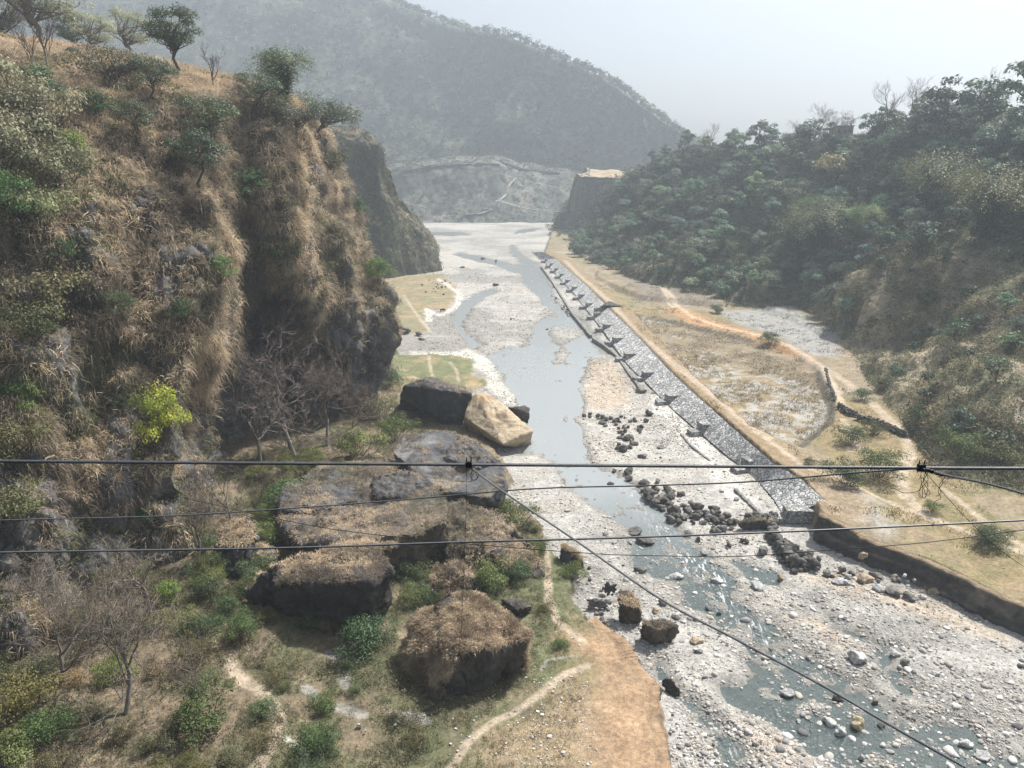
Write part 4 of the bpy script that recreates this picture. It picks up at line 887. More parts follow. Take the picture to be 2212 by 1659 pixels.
for x, y, w, pr, lb in [(1910, 275, 60, 2, 'large leafless tree on the right skyline, left of a similar one'), (1968, 272, 65, 2, 'large leafless tree on the right skyline, right of a similar one'), (2142, 232, 75, 1, 'leafless tree highest on the right skyline'),
                        (1525, 318, 36, 2, 'thin dead tree at the left end of the right ridge'), (1830, 292, 46, 3, 'low leafless tree above the house on the right ridge'), (1750, 290, 60, 0, 'leafless tree behind dark trees on the right ridge'), (1700, 300, 40, 0, 'small leafless tree on the middle of the right ridge'), (1790, 292, 36, 2, 'slim leafless tree left of the ridge house')]:
    p = onsurf(x, y + 8, 'hill', .5); place('ridge_tree', B_all[pr], p, lb, 'tree', s=w / pxm(p) / pwidth(B_all[pr]), tint=(.75, .7, .7))
for x, y, w, pr, lb in [(2110, 262, 90, 0, 'broad dark green tree on the right ridge beside the highest leafless tree'), (2040, 275, 80, 1, 'dark green tree on the right ridge left of the broad one'), (2205, 270, 100, 3, 'tall dark tree at the right edge of the ridge'),
                        (1745, 300, 50, 0, 'dark flat tree on the ridge left of the house'), (1980, 290, 70, 2, 'low dark tree on the ridge under the two large leafless trees'), (1880, 300, 60, 0, 'dark tree on the ridge right of the house'), (1640, 312, 50, 2, 'rounded dark tree near the left end of the ridge'), (1580, 322, 40, 0, 'small dark tree at the left end of the ridge')]:
    plant('ridge_tree', T_hill[pr], x, y + 10, 'hill', w, lb, 'tree', 8, (.85, .95, .9))
# scrub bushes on the dry slope and right bank
for j, (x, y, w, lb) in enumerate([(1840, 955, 60, 'green bush below the dry slope beside the stone wall'), (1820, 1040, 80, 'wide low bush beside the path, left of the wire tangle'), (1900, 1030, 90, 'dark bush at the foot of the slope above the wire tangle'), (1880, 935, 50, 'bush on the tan path side of the stone wall'),
        (2130, 1180, 70, 'brown bramble in the field under the third cable'), (2140, 1165, 60, 'dark brown bramble beside the other field bramble'), (2010, 1105, 40, 'small bush in the field below the wire tangle'), (1900, 840, 55, 'bush on the dry slope above the stone wall'), (1860, 862, 40, 'low bush beside the tan path'),
        (1985, 905, 60, 'grey green bush on the lower dry slope'), (2070, 990, 90, 'dense green bush at the foot of the right slope'), (2150, 1000, 90, 'dense green bush at the right, beside the other dense bush'), (1660, 745, 40, 'bush at the edge of the stony field'), (1545, 672, 30, 'small bush on the terrace edge'), (1750, 1000, 24, 'tiny bush beside the dirt path')]):
    surf = 'hill' if y < 1000 and x > 1950 or x > 2060 and y < 1010 else 'floor'
    plant('field_bush', S_all[j % 4], x, y, surf, w, lb, 'bush', 5.0, (1.3, 1.05, .9) if 'brown' in lb else (1, 1.1, .8))
# bare trees and shrubs at the foot of the cliff and over the rock mound
for x, y, w, pr, lb, tn in [(640, 985, 210, 1, 'wide tangled leafless tree at the foot of the dark alcove', (.8, .75, .75)), (560, 1010, 150, 3, 'leafless tree left of the wide tangled one under the alcove', (.7, .66, .66)), (710, 960, 150, 1, 'leafless tree right of the wide tangled one under the alcove', (.7, .62, .6)),
        (765, 930, 100, 0, 'leafless tree under the corner of the far buttress', (.6, .5, .48)), (500, 1130, 120, 0, 'grey leafless tree in the shade under the cliff crease', (.5, .48, .5)), (138, 1470, 210, 0, 'pale branching leafless tree at the lower left, nearest the edge', (.78, .74, .68)),
        (275, 1540, 230, 1, 'pale twin-stemmed leafless tree in the lower left', (.78, .74, .68)), (60, 1380, 150, 3, 'leafless tree at the left edge above the yellow bush', (.8, .76, .7)), (330, 1330, 150, 3, 'leafless tree behind the twin-stemmed one', (.85, .8, .75)), (430, 1535, 100, 2, 'small leafless tree rising from the thorny bush', (.75, .7, .65)), (420, 1220, 140, 1, 'leafless tree against the dark rock wall between the cables', (.7, .66, .6)),
        (1010, 1110, 50, 3, 'small crooked bare tree on the mound edge by the gravel', (.5, .45, .4)), (800, 1105, 40, 2, 'small bare tree in the cleft of the flat rocks', (.6, .5, .45)), (560, 1110, 60, 2, 'bare bush on the grassy mound left of the flat rocks', (.7, .66, .6)), (200, 1400, 120, 0, 'leafless tree between the two pale ones', (.9, .85, .75))]:
    p = onsurf(x, y, 'floor', .3); place('bare_tree', B_all[pr], p, lb, 'tree', s=w / pxm(p) / pwidth(B_all[pr]), tint=tn)
for j, (x, y, w, lb, tn) in enumerate([(620, 1110, 110, 'light green shrub on the mound below the bare trees', (1.2, 1.4, 1)), (770, 980, 90, 'yellow green shrub at the top of the mound', (1.7, 1.6, .9)), (860, 950, 80, 'green shrub beside the flat rock', (1.1, 1.2, .7)), (820, 905, 80, 'dull green shrub left of the dark split block', (1.0, 1.1, .9)), (845, 830, 60, 'dull shrub at the foot of the cliff corner', (1, 1.05, .8)),
        (840, 770, 50, 'shrub against the cliff corner by the meadow', (1, 1.05, .8)), (1110, 1140, 90, 'dense bush at the gravel side of the mound', (1, 1.1, .7)), (1150, 1190, 60, 'bush on the outer corner of the mound', (1, 1.05, .75)), (1000, 1210, 70, 'yellow flecked bush between the rocks', (1.6, 1.6, .7)), (1060, 1260, 80, 'bush above the grass covered boulder, at right', (1.3, 1.3, .7)),
        (970, 1270, 60, 'dark bush above the grass covered boulder, in the middle', (.8, .9, .6)), (900, 1240, 60, 'dark bush in the shade right of the dark block', (.7, .9, .7)), (790, 1400, 110, 'grey twiggy bush below the dark block', (.8, .9, .8)), (440, 1570, 130, 'large thorny green bush in the lower left', (1.0, 1.1, .6)), (250, 1470, 80, 'leafy bush at the foot of the twin-stemmed tree', (1.4, 1.5, .8)),
        (60, 1530, 130, 'yellow leafed bush in the lower left corner', (1.6, 1.5, .9)), (110, 1600, 110, 'green bush in the lower left corner', (1.1, 1.2, .7)), (30, 1640, 110, 'pale yellow bush at the bottom left edge', (1.8, 1.7, .95)), (520, 1370, 80, 'dark shrub at the shaded foot of the block', (.8, 1.1, .8)), (400, 1350, 70, 'shrub beside the narrow path in the lower left', (1, 1.2, .7)),
        (690, 1620, 90, 'bush at the bottom edge near the pale path', (1, 1.1, .7)), (700, 1530, 60, 'bush on the slope left of the grass covered boulder', (1, 1.1, .7)), (500, 1210, 60, 'straw coloured shrub left of the dark block', (1.8, 1.4, .8)), (520, 1280, 60, 'dark shrub against the rock stack', (.8, 1, .7)), (360, 1290, 60, 'yellowish shrub among the bare trees', (2.0, 1.9, .7)), (560, 1230, 70, 'shrub with white flecks on the left of the dark block', (1.1, 1.2, .9)),
        (1240, 1250, 60, 'bush beside the worn path and the rocks', (1, 1.05, .7)), (1180, 1320, 40, 'low weed bush beside the path fork', (1.1, 1.1, .7)), (1215, 1395, 36, 'weed bush beside the pale pit', (1, 1.1, .6)), (680, 1080, 80, 'dull shrub in the middle of the mound', (1.1, 1.1, .8)), (600, 1180, 80, 'shrub on the lower mound above the dark block', (1.1, 1.1, .75)), (160, 1350, 70, 'low yellowish bush under the first pale tree', (1.7, 1.6, .8)), (900, 1130, 50, 'shrub under the lower flat rock', (.9, 1, .7)), (740, 1100, 60, 'shrub on the straw slope left of the lower rock', (1, 1.05, .7))]):
    plant('bush', S_all[j % 4], x, y, 'floor', w, lb, 'bush', 5.0, tn)
fwn = bankL * (FY < 130) * (sdL > 4)
p, n, i = surf_samples('floor', 2200, R, fwn * (n2 > -.35)); cnt = 0; taken = []
ob = W(zB((1380, 900), (1660, 1040), (1800, 1210), (1850, 1700), (560, 1700), (700, 1400), (300, 1330), (360, 700), (700, 640)), 1.5)
for q in p:
    if sd_poly(ob, np.array([q[0]]), np.array([q[1]]))[0] > -1 or cnt >= 298 or any(np.linalg.norm(q - t) < 1.7 for t in taken): continue
    taken.append(q); b = R.uniform(.6, 1.4)
    place('bank_shrub', S_all[R.integers(4)], q - UPV * .2, 'low green shrub among the grass at the foot of the near cliff', 'shrub', 'low shrubs on the left bank at the foot of the cliff', s=R.uniform(.4, 1.1), tint=(b * R.uniform(1.1, 1.5), b * 1.05, b * .9)); cnt += 1
for pl, nb, lb in [([(1090, 1110), (1180, 1140), (1185, 1250), (1070, 1290), (990, 1240), (1090, 1190)], 20, 'leafy shrub crowding the gravel side of the rock mound'), ([(560, 1090), (620, 1000), (760, 960), (870, 900), (870, 940), (720, 985), (620, 1060), (590, 1170), (530, 1170)], 22, 'leafy shrub along the cliff side of the rock mound'),
                   ([(870, 1230), (960, 1225), (940, 1300), (850, 1340)], 8, 'shaded shrub in the hollow right of the black faced block'), ([(380, 1180), (500, 1130), (520, 1260), (480, 1340), (380, 1330)], 14, 'shrub in the shade left of the rock pillar')]:
    pl = np.array(pl, float); c = 0
    while c < nb:
        x, y = R.uniform(pl.min(0), pl.max(0))
        if sd_poly(pl, np.array([x]), np.array([y]), 500)[0] < 0: continue
        b = R.uniform(.7, 1.3); place('bank_shrub', S_all[R.integers(4)], onsurf(x, y, 'floor', .2), lb, 'shrub', lb.replace('shrub', 'shrubs', 1), s=R.uniform(.5, 1.0), tint=(b * R.uniform(1.0, 1.4), b * 1.1, b * .85)); c += 1
# trees along the mountain crest
rx = np.linspace(872, 1492, 74) + R.normal(0, 3, 74); cr_ = [(867, 12), (947, 45), (1010, 66), (1085, 78), (1149, 100), (1204, 128), (1284, 160), (1343, 196), (1403, 240), (1462, 284), (1500, 312)]
for x in rx:
    y = np.interp(x, [a for a, b in cr_], [b for a, b in cr_]); p = onsurf(x, y + 3, 'mountain', 1.0)
    if R.random() < .12: continue
    s = R.uniform(.45, 1.15) * (1.0 if x > 1200 else .75)
    place('crest_tree', FARP[R.integers(2)], p, 'hazy tree standing on the crest line of the far mountain', 'tree', 'trees along the crest of the far mountain', s=s)

# ------------------------------------------------------------------ rock blocks and boulders
def rock_from_hull(name, pts, voxel, amp, seed, colr, colr2=None, strat=0):
    bm = bmesh.new()
    for p in pts: bm.verts.new(p)
    r = bmesh.ops.convex_hull(bm, input=bm.verts)
    bmesh.ops.delete(bm, geom=[g for g in r['geom_interior'] if isinstance(g, bmesh.types.BMVert)], context='VERTS')
    me = bpy.data.meshes.new('tmp'); bm.to_mesh(me); bm.free()
    o = bpy.data.objects.new('tmp', me); COL.objects.link(o); md = o.modifiers.new('r', 'REMESH'); md.mode = 'VOXEL'; md.voxel_size = voxel
    dg = bpy.context.evaluated_depsgraph_get(); ev = o.evaluated_get(dg).to_mesh()
    V = np.zeros(len(ev.vertices) * 3, np.float32); ev.vertices.foreach_get('co', V); V = V.reshape(-1, 3).astype(float)
    Nn = np.zeros(len(ev.vertices) * 3, np.float32); ev.vertices.foreach_get('normal', Nn); Nn = Nn.reshape(-1, 3).astype(float)
    Fq = np.array([tuple(f.vertices) for f in ev.polygons if len(f.vertices) == 4], np.int32)
    o.evaluated_get(dg).to_mesh_clear(); bpy.data.objects.remove(o); bpy.data.meshes.remove(me)
    sz = np.ptp(np.array(pts), axis=0).max()
    d = fbm(V, sz * .3, 3, seed) * amp + fbm(V, sz * .1, 3, seed + 3) * amp * .8 + fbm(V, sz * .03, 2, seed + 5) * amp * .18
    d += np.round(vnoise(V / (sz * .16) * C(1, 1, 1.4), seed + 30) * 2.2) / 2.2 * amp * .75 + np.round(vnoise(V / (sz * .07), seed + 31) * 2) / 2 * amp * .25
    if strat: d += vnoise(V * C(.15, .15, 1.6), seed + 9) * strat
    d -= ss(.07, 0, np.abs(vnoise(V / (sz * .22), seed + 11))) * amp * .9 + ss(.1, 0, np.abs(vnoise(V / (sz * .09) * C(1, 1, .6), seed + 12))) * amp * .3
    V = V + Nn * d[:, None]
    g = fbm(V, sz * .15, 4, seed + 7); c = mixc(np.broadcast_to(colr, V.shape), colr if colr2 is None else colr2, ss(-.1, .3, g)); c = c * (1 - .45 * ss(.05, .4, fbm(V * C(1, 1, .18), sz * .06, 3, seed + 15)))[:, None]
    return V, Nn, Fq, c
def block(pts, label, seed, colr, colr2=None, grass=0, gl=.8, amp=.5, voxel=.3, gup=.35, name='boulder', gcol=None, strat=0, gmask=None):
    """pts: (photo x, photo y, height of that corner)"""
    q = np.array([P(x, y, z) for x, y, z in pts]); cen = C(q[:, 0].mean(), q[:, 1].mean(), q[:, 2].min())
    V, Nn, Fq, c = rock_from_hull(name, [tuple(v) for v in q], voxel, amp, seed, colr, colr2, strat)
    o = tag(empty(name, tuple(cen)), label, 'boulder'); m = obj('rock', np_mesh(name + '_rock', V - cen, Fq, c, True), M_rockv, o)
    if grass:
        k = Nn[:, 2] > gup
        if gmask is not None: k &= fbm(V, 3.5, 3, seed + 20) > gmask
        k = np.where(k)[0]; i = R.choice(k, grass); p, n = V[i] + R.normal(0, voxel * .4, (grass, 3)), Nn[i]
        cc = straw_cols(p, .1) if gcol is None else gcol(p)
        a, f, c2 = blades(p - cen, n, 12, gl, .05, cc, .45, .55, .15, .4)
        obj('dry_grass', np_mesh(name + '_grass', a, f, c2), M_straw, o)['kind'] = 'stuff'
    return o
DK, DK2, GYR, TAN, TAN2 = C(.06, .055, .05), C(.10, .09, .08), C(.095, .095, .10), C(.42, .34, .24), C(.35, .23, .135)
zz = lambda zf, l: [(*zf((a, b))[0], z) for a, b, z in l]
brn = lambda p: mixc(np.broadcast_to(C(.30, .235, .165), p.shape), C(.66, .535, .39), ss(-.25, .3, fbm(p, 1.3, 3, 120)))
block(zz(zB, [(610, 745, 9), (790, 700, 8.8), (900, 770, 8.5), (975, 860, 7.8), (1080, 950, 7), (850, 955, 7.8), (760, 1010, 7.6), (440, 860, 6.2), (375, 1000, 4.2), (430, 1130, 3), (590, 1310, 2), (680, 1320, 1.2), (1080, 1120, 1.6), (900, 1200, 1.2), (770, 1290, 1), (640, 1325, 1.2), (700, 1000, 8)]),
      'huge boulder shaggy with brown straw grass, alone on the grassy bank', 201, DK, DK2, 8500, .5, .5, .22, .22, gcol=brn, gmask=-.3)
block(zz(zA, [(1480, 530, 9.6), (1700, 470, 10), (2070, 440, 10), (2115, 560, 9.6), (2020, 645, 9.4), (1860, 590, 9.4), (1600, 610, 9), (1500, 640, 8.6), (2010, 930, 1.6), (1850, 910, 1.6), (1550, 860, 2.5), (1340, 790, 3), (1330, 700, 5), (2110, 800, 2.5), (2000, 420, 9.5)]),
      'large block with straw turf on top and a black vertical face', 211, C(.05, .045, .045), C(.075, .065, .06), 1500, .5, .6, .22, .62, strat=.12, gmask=-.35)
block([(700, 1010, 9), (780, 1005, 9.2), (850, 1003, 9.6), (925, 1030, 9.3), (968, 1075, 9.6), (968, 1125, 9.4), (900, 1150, 9.2), (760, 1170, 9), (650, 1175, 8.2), (600, 1120, 8), (960, 1215, 2), (900, 1250, 1.8), (650, 1240, 3), (600, 1160, 3), (840, 1190, 4), (700, 1000, 5)],
      'broad lower slab with bare grey patches and straw grass, left of the cleft', 221, C(.14, .115, .09), C(.11, .10, .095), 3600, .5, .8, .26, .5, gmask=-.33)
block([(845, 975, 9.4), (880, 938, 9.8), (960, 928, 9.8), (1040, 955, 9.3), (1088, 1000, 8.8), (1090, 1045, 8.3), (1050, 1075, 8), (960, 1062, 8.4), (900, 1020, 9), (1080, 1100, 4), (960, 1110, 4), (880, 1050, 4), (1095, 1060, 3), (850, 960, 5)],
      'upper flat-topped slab of grey rock patched with straw, under the thick cable', 231, GYR, C(.20, .20, .20), 1100, .5, .5, .25, .6, gmask=.05)
for k_, (pts_, lb_, g_) in enumerate([
    ([(620, 1040, 9.6), (700, 1010, 10.2), (780, 1020, 9.8), (770, 1080, 9.2), (680, 1110, 9), (600, 1100, 8.6), (600, 1150, 4), (790, 1100, 6)], 'straw covered hump at the left end of the lower slab', 900),
    ([(800, 1030, 10.6), (880, 1012, 10.8), (930, 1040, 10.2), (900, 1070, 9.4), (820, 1075, 9.6), (800, 1120, 6), (940, 1090, 6)], 'raised grey hump on top of the lower slab beside the cleft', 120),
    ([(700, 1110, 9.4), (800, 1100, 9.8), (870, 1120, 9.2), (860, 1180, 8.2), (760, 1200, 7.6), (680, 1170, 7.8), (870, 1210, 3), (690, 1220, 3)], 'straw covered hump at the front of the lower slab, above the black faced block', 1100),
    ([(985, 945, 10.4), (1040, 955, 10.2), (1070, 990, 9.6), (1030, 1010, 9.4), (960, 985, 9.8), (960, 1030, 6), (1075, 1040, 6)], 'low grey ridge along the top of the upper flat slab', 160),
    ([(480, 1180, 6), (560, 1160, 6.5), (600, 1200, 6), (560, 1240, 4), (480, 1230, 4), (500, 1290, 1), (600, 1270, 1)], 'straw topped rock between the pillar and the black faced block', 700)]):
    block(pts_, lb_, 600 + 10 * k_, GYR, DK2 * 1.2, int(g_ * .7), .5, .5, .22, .45, gmask=-.2)
block(zz(zB, [(640, 230, 8), (860, 240, 7.4), (930, 260, 6.6), (1040, 380, 5), (1130, 460, 4), (1160, 560, 3), (900, 560, 3.4), (700, 520, 4), (640, 400, 7), (1180, 620, 1.5), (600, 640, 1.5), (640, 600, 3), (1000, 640, 1.5)]),
      'brushy outer shoulder of the rock mound above the gravel', 241, DK2, C(.12, .10, .075), 1000, .6, .9, .3, .4)
block(zz(zB, [(560, 560, 5.5), (700, 540, 5.5), (760, 610, 5), (700, 720, 3.5), (540, 700, 3.5), (560, 780, 1.5), (760, 760, 1.5), (800, 640, 2)]),
      'straw topped rock between the dark block and the shaggy boulder', 243, DK, DK2, 600, .5, .4, .2, .4, gcol=brn)
block(zz(zA, [(1200, 330, 9), (1330, 300, 9.5), (1400, 360, 9), (1360, 440, 8), (1200, 440, 7.6), (1180, 660, 3), (1330, 680, 3), (1400, 600, 3), (1170, 500, 4)]),
      'upright rock pillar topped with a tuft of straw, left of the large block', 245, C(.07, .065, .07), DK2, 350, .6, .5, .22, .5, strat=.15)
block(zz(zB, [(930, 740, 3.6), (1010, 720, 3.8), (1030, 800, 3.2), (1100, 780, 2.6), (1110, 800, 1.2), (960, 850, 1.2), (920, 800, 2)]), 'dark rock touching the right side of the shaggy boulder', 247, DK, DK2, 0, amp=.25, voxel=.2)
block(zz(zB, [(1270, 440, 4), (1330, 470, 3.8), (1380, 520, 3), (1390, 580, 1.4), (1300, 600, 1), (1250, 520, 2), (1260, 470, 2)]), 'pointed grey rock at the river side of the worn path', 249, DK2, GYR, 200, .5, .3, .2, .7)
block(zz(z5, [(400, 715, 9.5), (500, 688, 10), (600, 705, 9.6), (775, 758, 9), (770, 800, 7), (710, 955, .5), (640, 940, 1), (480, 850, 1.5), (375, 810, 2), (380, 760, 6), (560, 680, 4), (760, 740, 2)]),
      'split block with a tall black face, left of the golden slab', 251, C(.05, .05, .055), C(.08, .08, .085), 500, .6, .4, .28, .75, strat=.12)
block(zz(z5, [(795, 758, 8.5), (850, 752, 8.2), (960, 822, 6.5), (1045, 905, 5), (1104, 965, 4.2), (1035, 985, 3.6), (940, 1035, 2.8), (885, 985, 3.4), (820, 930, 4), (733, 890, 4.6), (755, 800, 7), (1098, 1040, -.3), (1030, 1062, -.3), (940, 1050, -.3), (880, 1000, .2), (740, 920, .5), (730, 960, .3), (900, 800, 1)]),
      'golden tilted slab of fresh rock leaning beside the water', 261, TAN, TAN2, 0, amp=.28, voxel=.2, strat=.12)
block(zz(z5, [(960, 830, 4.5), (1085, 832, 4.2), (1090, 870, 3.4), (1080, 930, 0), (1000, 900, 0), (960, 860, 1), (1020, 826, 4)]), 'dark block in the water behind the golden slab', 265, DK, DK2, 0, amp=.3, voxel=.25)
block(zz(zC, [(8, 690, 3.6), (60, 690, 3.7), (110, 740, 3.4), (128, 790, 3), (125, 875, .2), (60, 885, .2), (10, 870, .2), (5, 770, 3)]), 'upright brown boulder at the edge of the gravel, above the heart shaped one', 271, C(.11, .085, .06), DK, 200, .3, .2, .16, .6)
block(zz(zC, [(125, 870, 3), (190, 848, 3.2), (250, 865, 3), (330, 885, 2.4), (343, 920, 1.4), (290, 985, 0), (200, 1000, 0), (120, 950, .4), (220, 910, 3)]), 'large brown heart shaped boulder on the gravel', 275, C(.12, .095, .07), DK2, 150, .25, .25, .16, .7)
block(zz(zC, [(240, 1155, 1.8), (290, 1170, 1.8), (340, 1230, 1.2), (342, 1280, 0), (290, 1270, 0), (240, 1210, .5)]), 'dark boulder sitting against the orange bank edge', 277, DK, DK2, 0, amp=.15, voxel=.13)
block(zz(zB, [(1500, 640, 3), (1560, 650, 2.8), (1580, 730, 1), (1500, 740, .4), (1470, 690, 1.5)]), 'grey boulder left of the upright brown one', 279, DK2, GYR, 0, amp=.2, voxel=.16)
block(zz(zB, [(1390, 745, 1.8), (1460, 730, 2), (1520, 760, 1.6), (1510, 800, .3), (1400, 790, .3)]), 'pale low boulder left of the upright brown one', 281, C(.22, .21, .2), GYR, 0, amp=.15, voxel=.14)
# river boulders: six shapes, copied and tinted
BP = []
for k in range(8):
    rr = np.random.default_rng(300 + k); pts = unit(rr.normal(0, 1, (15, 3))) * rr.uniform(.8, 1.05, (15, 1)) * C(.5, .5, .42)
    V, Nn, Fq, c = rock_from_hull('river_boulder', [tuple(v) for v in pts], .075, .05, 300 + k * 7, C(1, 1, 1), C(.75, .74, .72))
    m = np_mesh('river_boulder', V, Fq, c, True); m.materials.append(None); BP.append(m)
M_bould = mat_surf('river_boulder', scales=((.5, .25), (0.12, .25)), bump=.5, bscale=.25, objcol=True, coord='obj')
TON = {'d': (C(.115, .11, .10), 'dark grey'), 'g': (C(.2, .19, .18), 'mid grey'), 'w': (C(.5, .5, .49), 'pale whitish'), 't': (C(.42, .33, .24), 'tan'), 'y': (C(.55, .46, .30), 'cream yellow')}
def boulder(x, y, wpx, hpx, tone, label, group=None, z=None):
    p = P(x, y, .3); gz = floorz(p[0], p[1]) if z is None else z; p = P(x, y + hpx * .25, gz)
    k = pxm(p); w = wpx / k; h = max(hpx / k * 1.15, w * .5)
    o = obj('boulder', BP[R.integers(8)], None, None, (p[0], p[1], max(gz, -.15) + h * .22)); 
    if o.data.materials[0] is None: o.data.materials[0] = M_bould
    o.scale = (w * 1.05, w * R.uniform(.75, 1.05), h); o.rotation_euler = (R.normal(0, .15), R.normal(0, .15), R.uniform(0, 6.28) if abs(wpx - hpx) < 8 or group else R.normal(0, .3))
    c = TON[tone][0] * R.uniform(.85, 1.15); o.color = (*c, 1)
    return tag(o, label, 'boulder', group)
BL = [(65, 42, 75, 45, 'd', 'dark boulder at the upper end of the heaped pile beside the stream'), (62, 80, 58, 36, 'd', 'dark boulder just below the uppermost one of the pile'), (140, 108, 75, 40, 'd', 'dark boulder between stream and gravel, third down the pile'), (170, 165, 95, 72, 'd', 'big round dark boulder at the stream edge'),
      (212, 202, 78, 50, 'd', 'dark boulder right below the big round one'), (315, 262, 95, 85, 'd', 'biggest dark boulder at the left foot of the heap'), (525, 252, 80, 60, 'd', 'big dark boulder on the right of the heap'), (610, 320, 50, 50, 'd', 'dark boulder at the lower right end of the heap'),
      (90, 370, 120, 55, 'g', 'flat grey boulder in the stream, upper of two'), (150, 420, 115, 48, 'd', 'flat dark boulder in the stream, lower of two'), (120, 580, 100, 50, 'g', 'long grey boulder on the left gravel bar below the stream pair'), (600, 440, 48, 40, 'd', 'small dark round boulder on the gravel below the second cable'),
      (790, 478, 85, 70, 'g', 'grey brown boulder left of the ruined wall'), (1045, 490, 80, 62, 'g', 'grey boulder right of the ruined wall'), (1335, 505, 60, 48, 't', 'tan boulder under the right bank scarp'), (1215, 640, 100, 48, 'w', 'smooth white boulder at the left of the boulder row'),
      (1347, 628, 110, 62, 't', 'large pinkish tan slab in the boulder row'), (1425, 680, 85, 50, 'w', 'white boulder right below the tan slab'), (1505, 695, 105, 52, 'g', 'wide brown grey boulder in the middle of the row'), (1718, 695, 78, 50, 't', 'light brown boulder at the right end of the row'),
      (1585, 725, 85, 45, 'g', 'grey green boulder near the right end of the row'), (1660, 725, 60, 34, 'w', 'small white boulder near the right end of the row'), (1220, 580, 52, 62, 'g', 'upright grey boulder above the white one'), (1272, 598, 50, 38, 'g', 'blue grey boulder between the upright one and the tan slab'),
      (1400, 610, 90, 45, 'g', 'grey boulder behind the tan slab'), (1140, 598, 60, 50, 'g', 'grey boulder at the left beginning of the row'), (960, 588, 55, 40, 'd', 'dark boulder at the lower tip of the ruined wall'), (770, 670, 110, 45, 'w', 'long pale boulder beside the little side pool'),
      (880, 620, 50, 60, 't', 'tan boulder at the right of the side pool'), (330, 615, 95, 42, 'w', 'pale flat boulder splitting the stream'), (535, 640, 80, 40, 'w', 'white boulder with dark foot in the rapids'), (495, 792, 50, 34, 'g', 'rounded grey boulder above the lower cable'),
      (550, 820, 36, 34, 'd', 'dark green small boulder right of the rounded grey one'), (430, 965, 95, 42, 't', 'pale tan flat boulder right of the heart shaped boulder'), (440, 1025, 70, 30, 'g', 'grey flat boulder below the pale tan one'), (1300, 1055, 125, 90, 'w', 'big white angular boulder on the gravel, the largest white one'),
      (1728, 1145, 60, 36, 'w', 'small white oval boulder far out on the right gravel'), (925, 1248, 100, 62, 'w', 'white boulder banded with grey at the edge of the green pool'), (1195, 1265, 78, 62, 'g', 'grey boulder half in the stream touching the lower cable'), (1145, 1415, 95, 60, 'w', 'white boulder left of the cream one'),
      (1297, 1420, 100, 105, 'y', 'cream yellow boulder with flat top in the pool'), (1212, 1482, 80, 75, 'w', 'round white boulder in the middle of the pool'), (1440, 1430, 60, 40, 'd', 'dark boulder in the stream right of the cream one'), (1890, 1530, 90, 62, 'w', 'pale boulder in the stream at the lower right'),
      (1985, 1590, 110, 40, 'w', 'row-like pale boulder beside the lower right one'), (1400, 1295, 52, 36, 'g', 'small grey boulder in the upper pool'), (1330, 1600, 40, 50, 'w', 'small white boulder at the bottom edge of the pool'), (1230, 1592, 38, 26, 'w', 'tiny white boulder at the bottom of the pool'), (980, 1428, 40, 34, 'w', 'small white boulder left end of the pool stones'), (1035, 1385, 48, 40, 'w', 'small pale boulder above the pool'),
      (1510, 1035, 70, 36, 'w', 'pale flat boulder at the thin side channel'), (1565, 1085, 60, 36, 'g', 'grey boulder below the thin side channel'), (465, 480, 60, 40, 'w', 'bluish pale boulder beside the upper rapids'), (650, 192, 42, 26, 'w', 'pale bluish stone on the white silt apron'), (565, 150, 40, 24, 'w', 'small pale stone on the upper silt apron'), (1040, 1060, 40, 34, 'w', 'round white stone in the rapids'), (700, 425, 40, 36, 'd', 'small dark boulder on the gravel left of the ruined wall'), (675, 420, 36, 36, 'd', 'dark boulder paired with another left of the ruined wall'), (240, 760, 70, 40, 'g', 'grey flat boulder above the heart shaped boulder'), (205, 800, 50, 30, 't', 'little tan boulder above the heart shaped boulder'), (440, 410, 36, 30, 'd', 'small dark boulder at the left gravel bank below the heap'), (390, 378, 60, 24, 'g', 'flat grey boulder on the gravel below the biggest heap boulder')]
for x, y, w, h, t, lb in BL:
    X, Y = zC((x, y))[0]; boulder(X, Y, w * K, h * K, t, lb)
for x, y, w, h, t, lb in [(1735, 865, 60, 50, 'd', 'dark boulder on the silt below the toe wall'), (1720, 905, 34, 34, 'd', 'small dark boulder under the one below the toe wall'), (1415, 870, 34, 30, 'd', 'dark boulder second in the short row at the sandbar'), (1383, 880, 30, 28, 'd', 'dark boulder first in the short row at the sandbar'), (1620, 1000, 60, 50, 'd', 'dark boulder in the middle of the stone chain'),
                          (1595, 1060, 70, 56, 'd', 'big dark boulder at the lower end of the stone chain'), (1800, 1052, 60, 26, 'g', 'flat grey boulder on the silt right of the stone chain'), (1527, 1252, 50, 26, 'd', 'dark boulder alone in the stream'), (1545, 1178, 36, 26, 'd', 'small dark boulder at the stream bank above the alone one'),
                          (900, 168, 44, 22, 'd', 'dark triangular rock on the upper gravel'), (833, 25, 34, 16, 'd', 'dark flat rock far up the gravel'), (905, 38, 24, 20, 'd', 'small dark rock far up the gravel'), (720, 74, 36, 12, 'd', 'low dark rock on the far left gravel'), (984, 353, 14, 18, 'd', 'dark stone in the middle of the gravel island'), (1182, 412, 22, 14, 'd', 'dark stone in the riffle'), (485, 432, 56, 30, 'g', 'grey boulder beside the meadow below the cliff corner'), (400, 415, 90, 50, 'g', 'larger grey boulder beside the meadow at the cliff foot'), (495, 465, 50, 24, 'd', 'low dark boulder under the meadow boulders'),
                          (1690, 745, 80, 40, 'g', 'broken grey ledge rock above the stone chain'), (1700, 1100, 70, 30, 'g', 'low grey rock right of the lower chain')]:
    X, Y = z5((x, y))[0]; boulder(X, Y, w * K, h * K, t, lb)
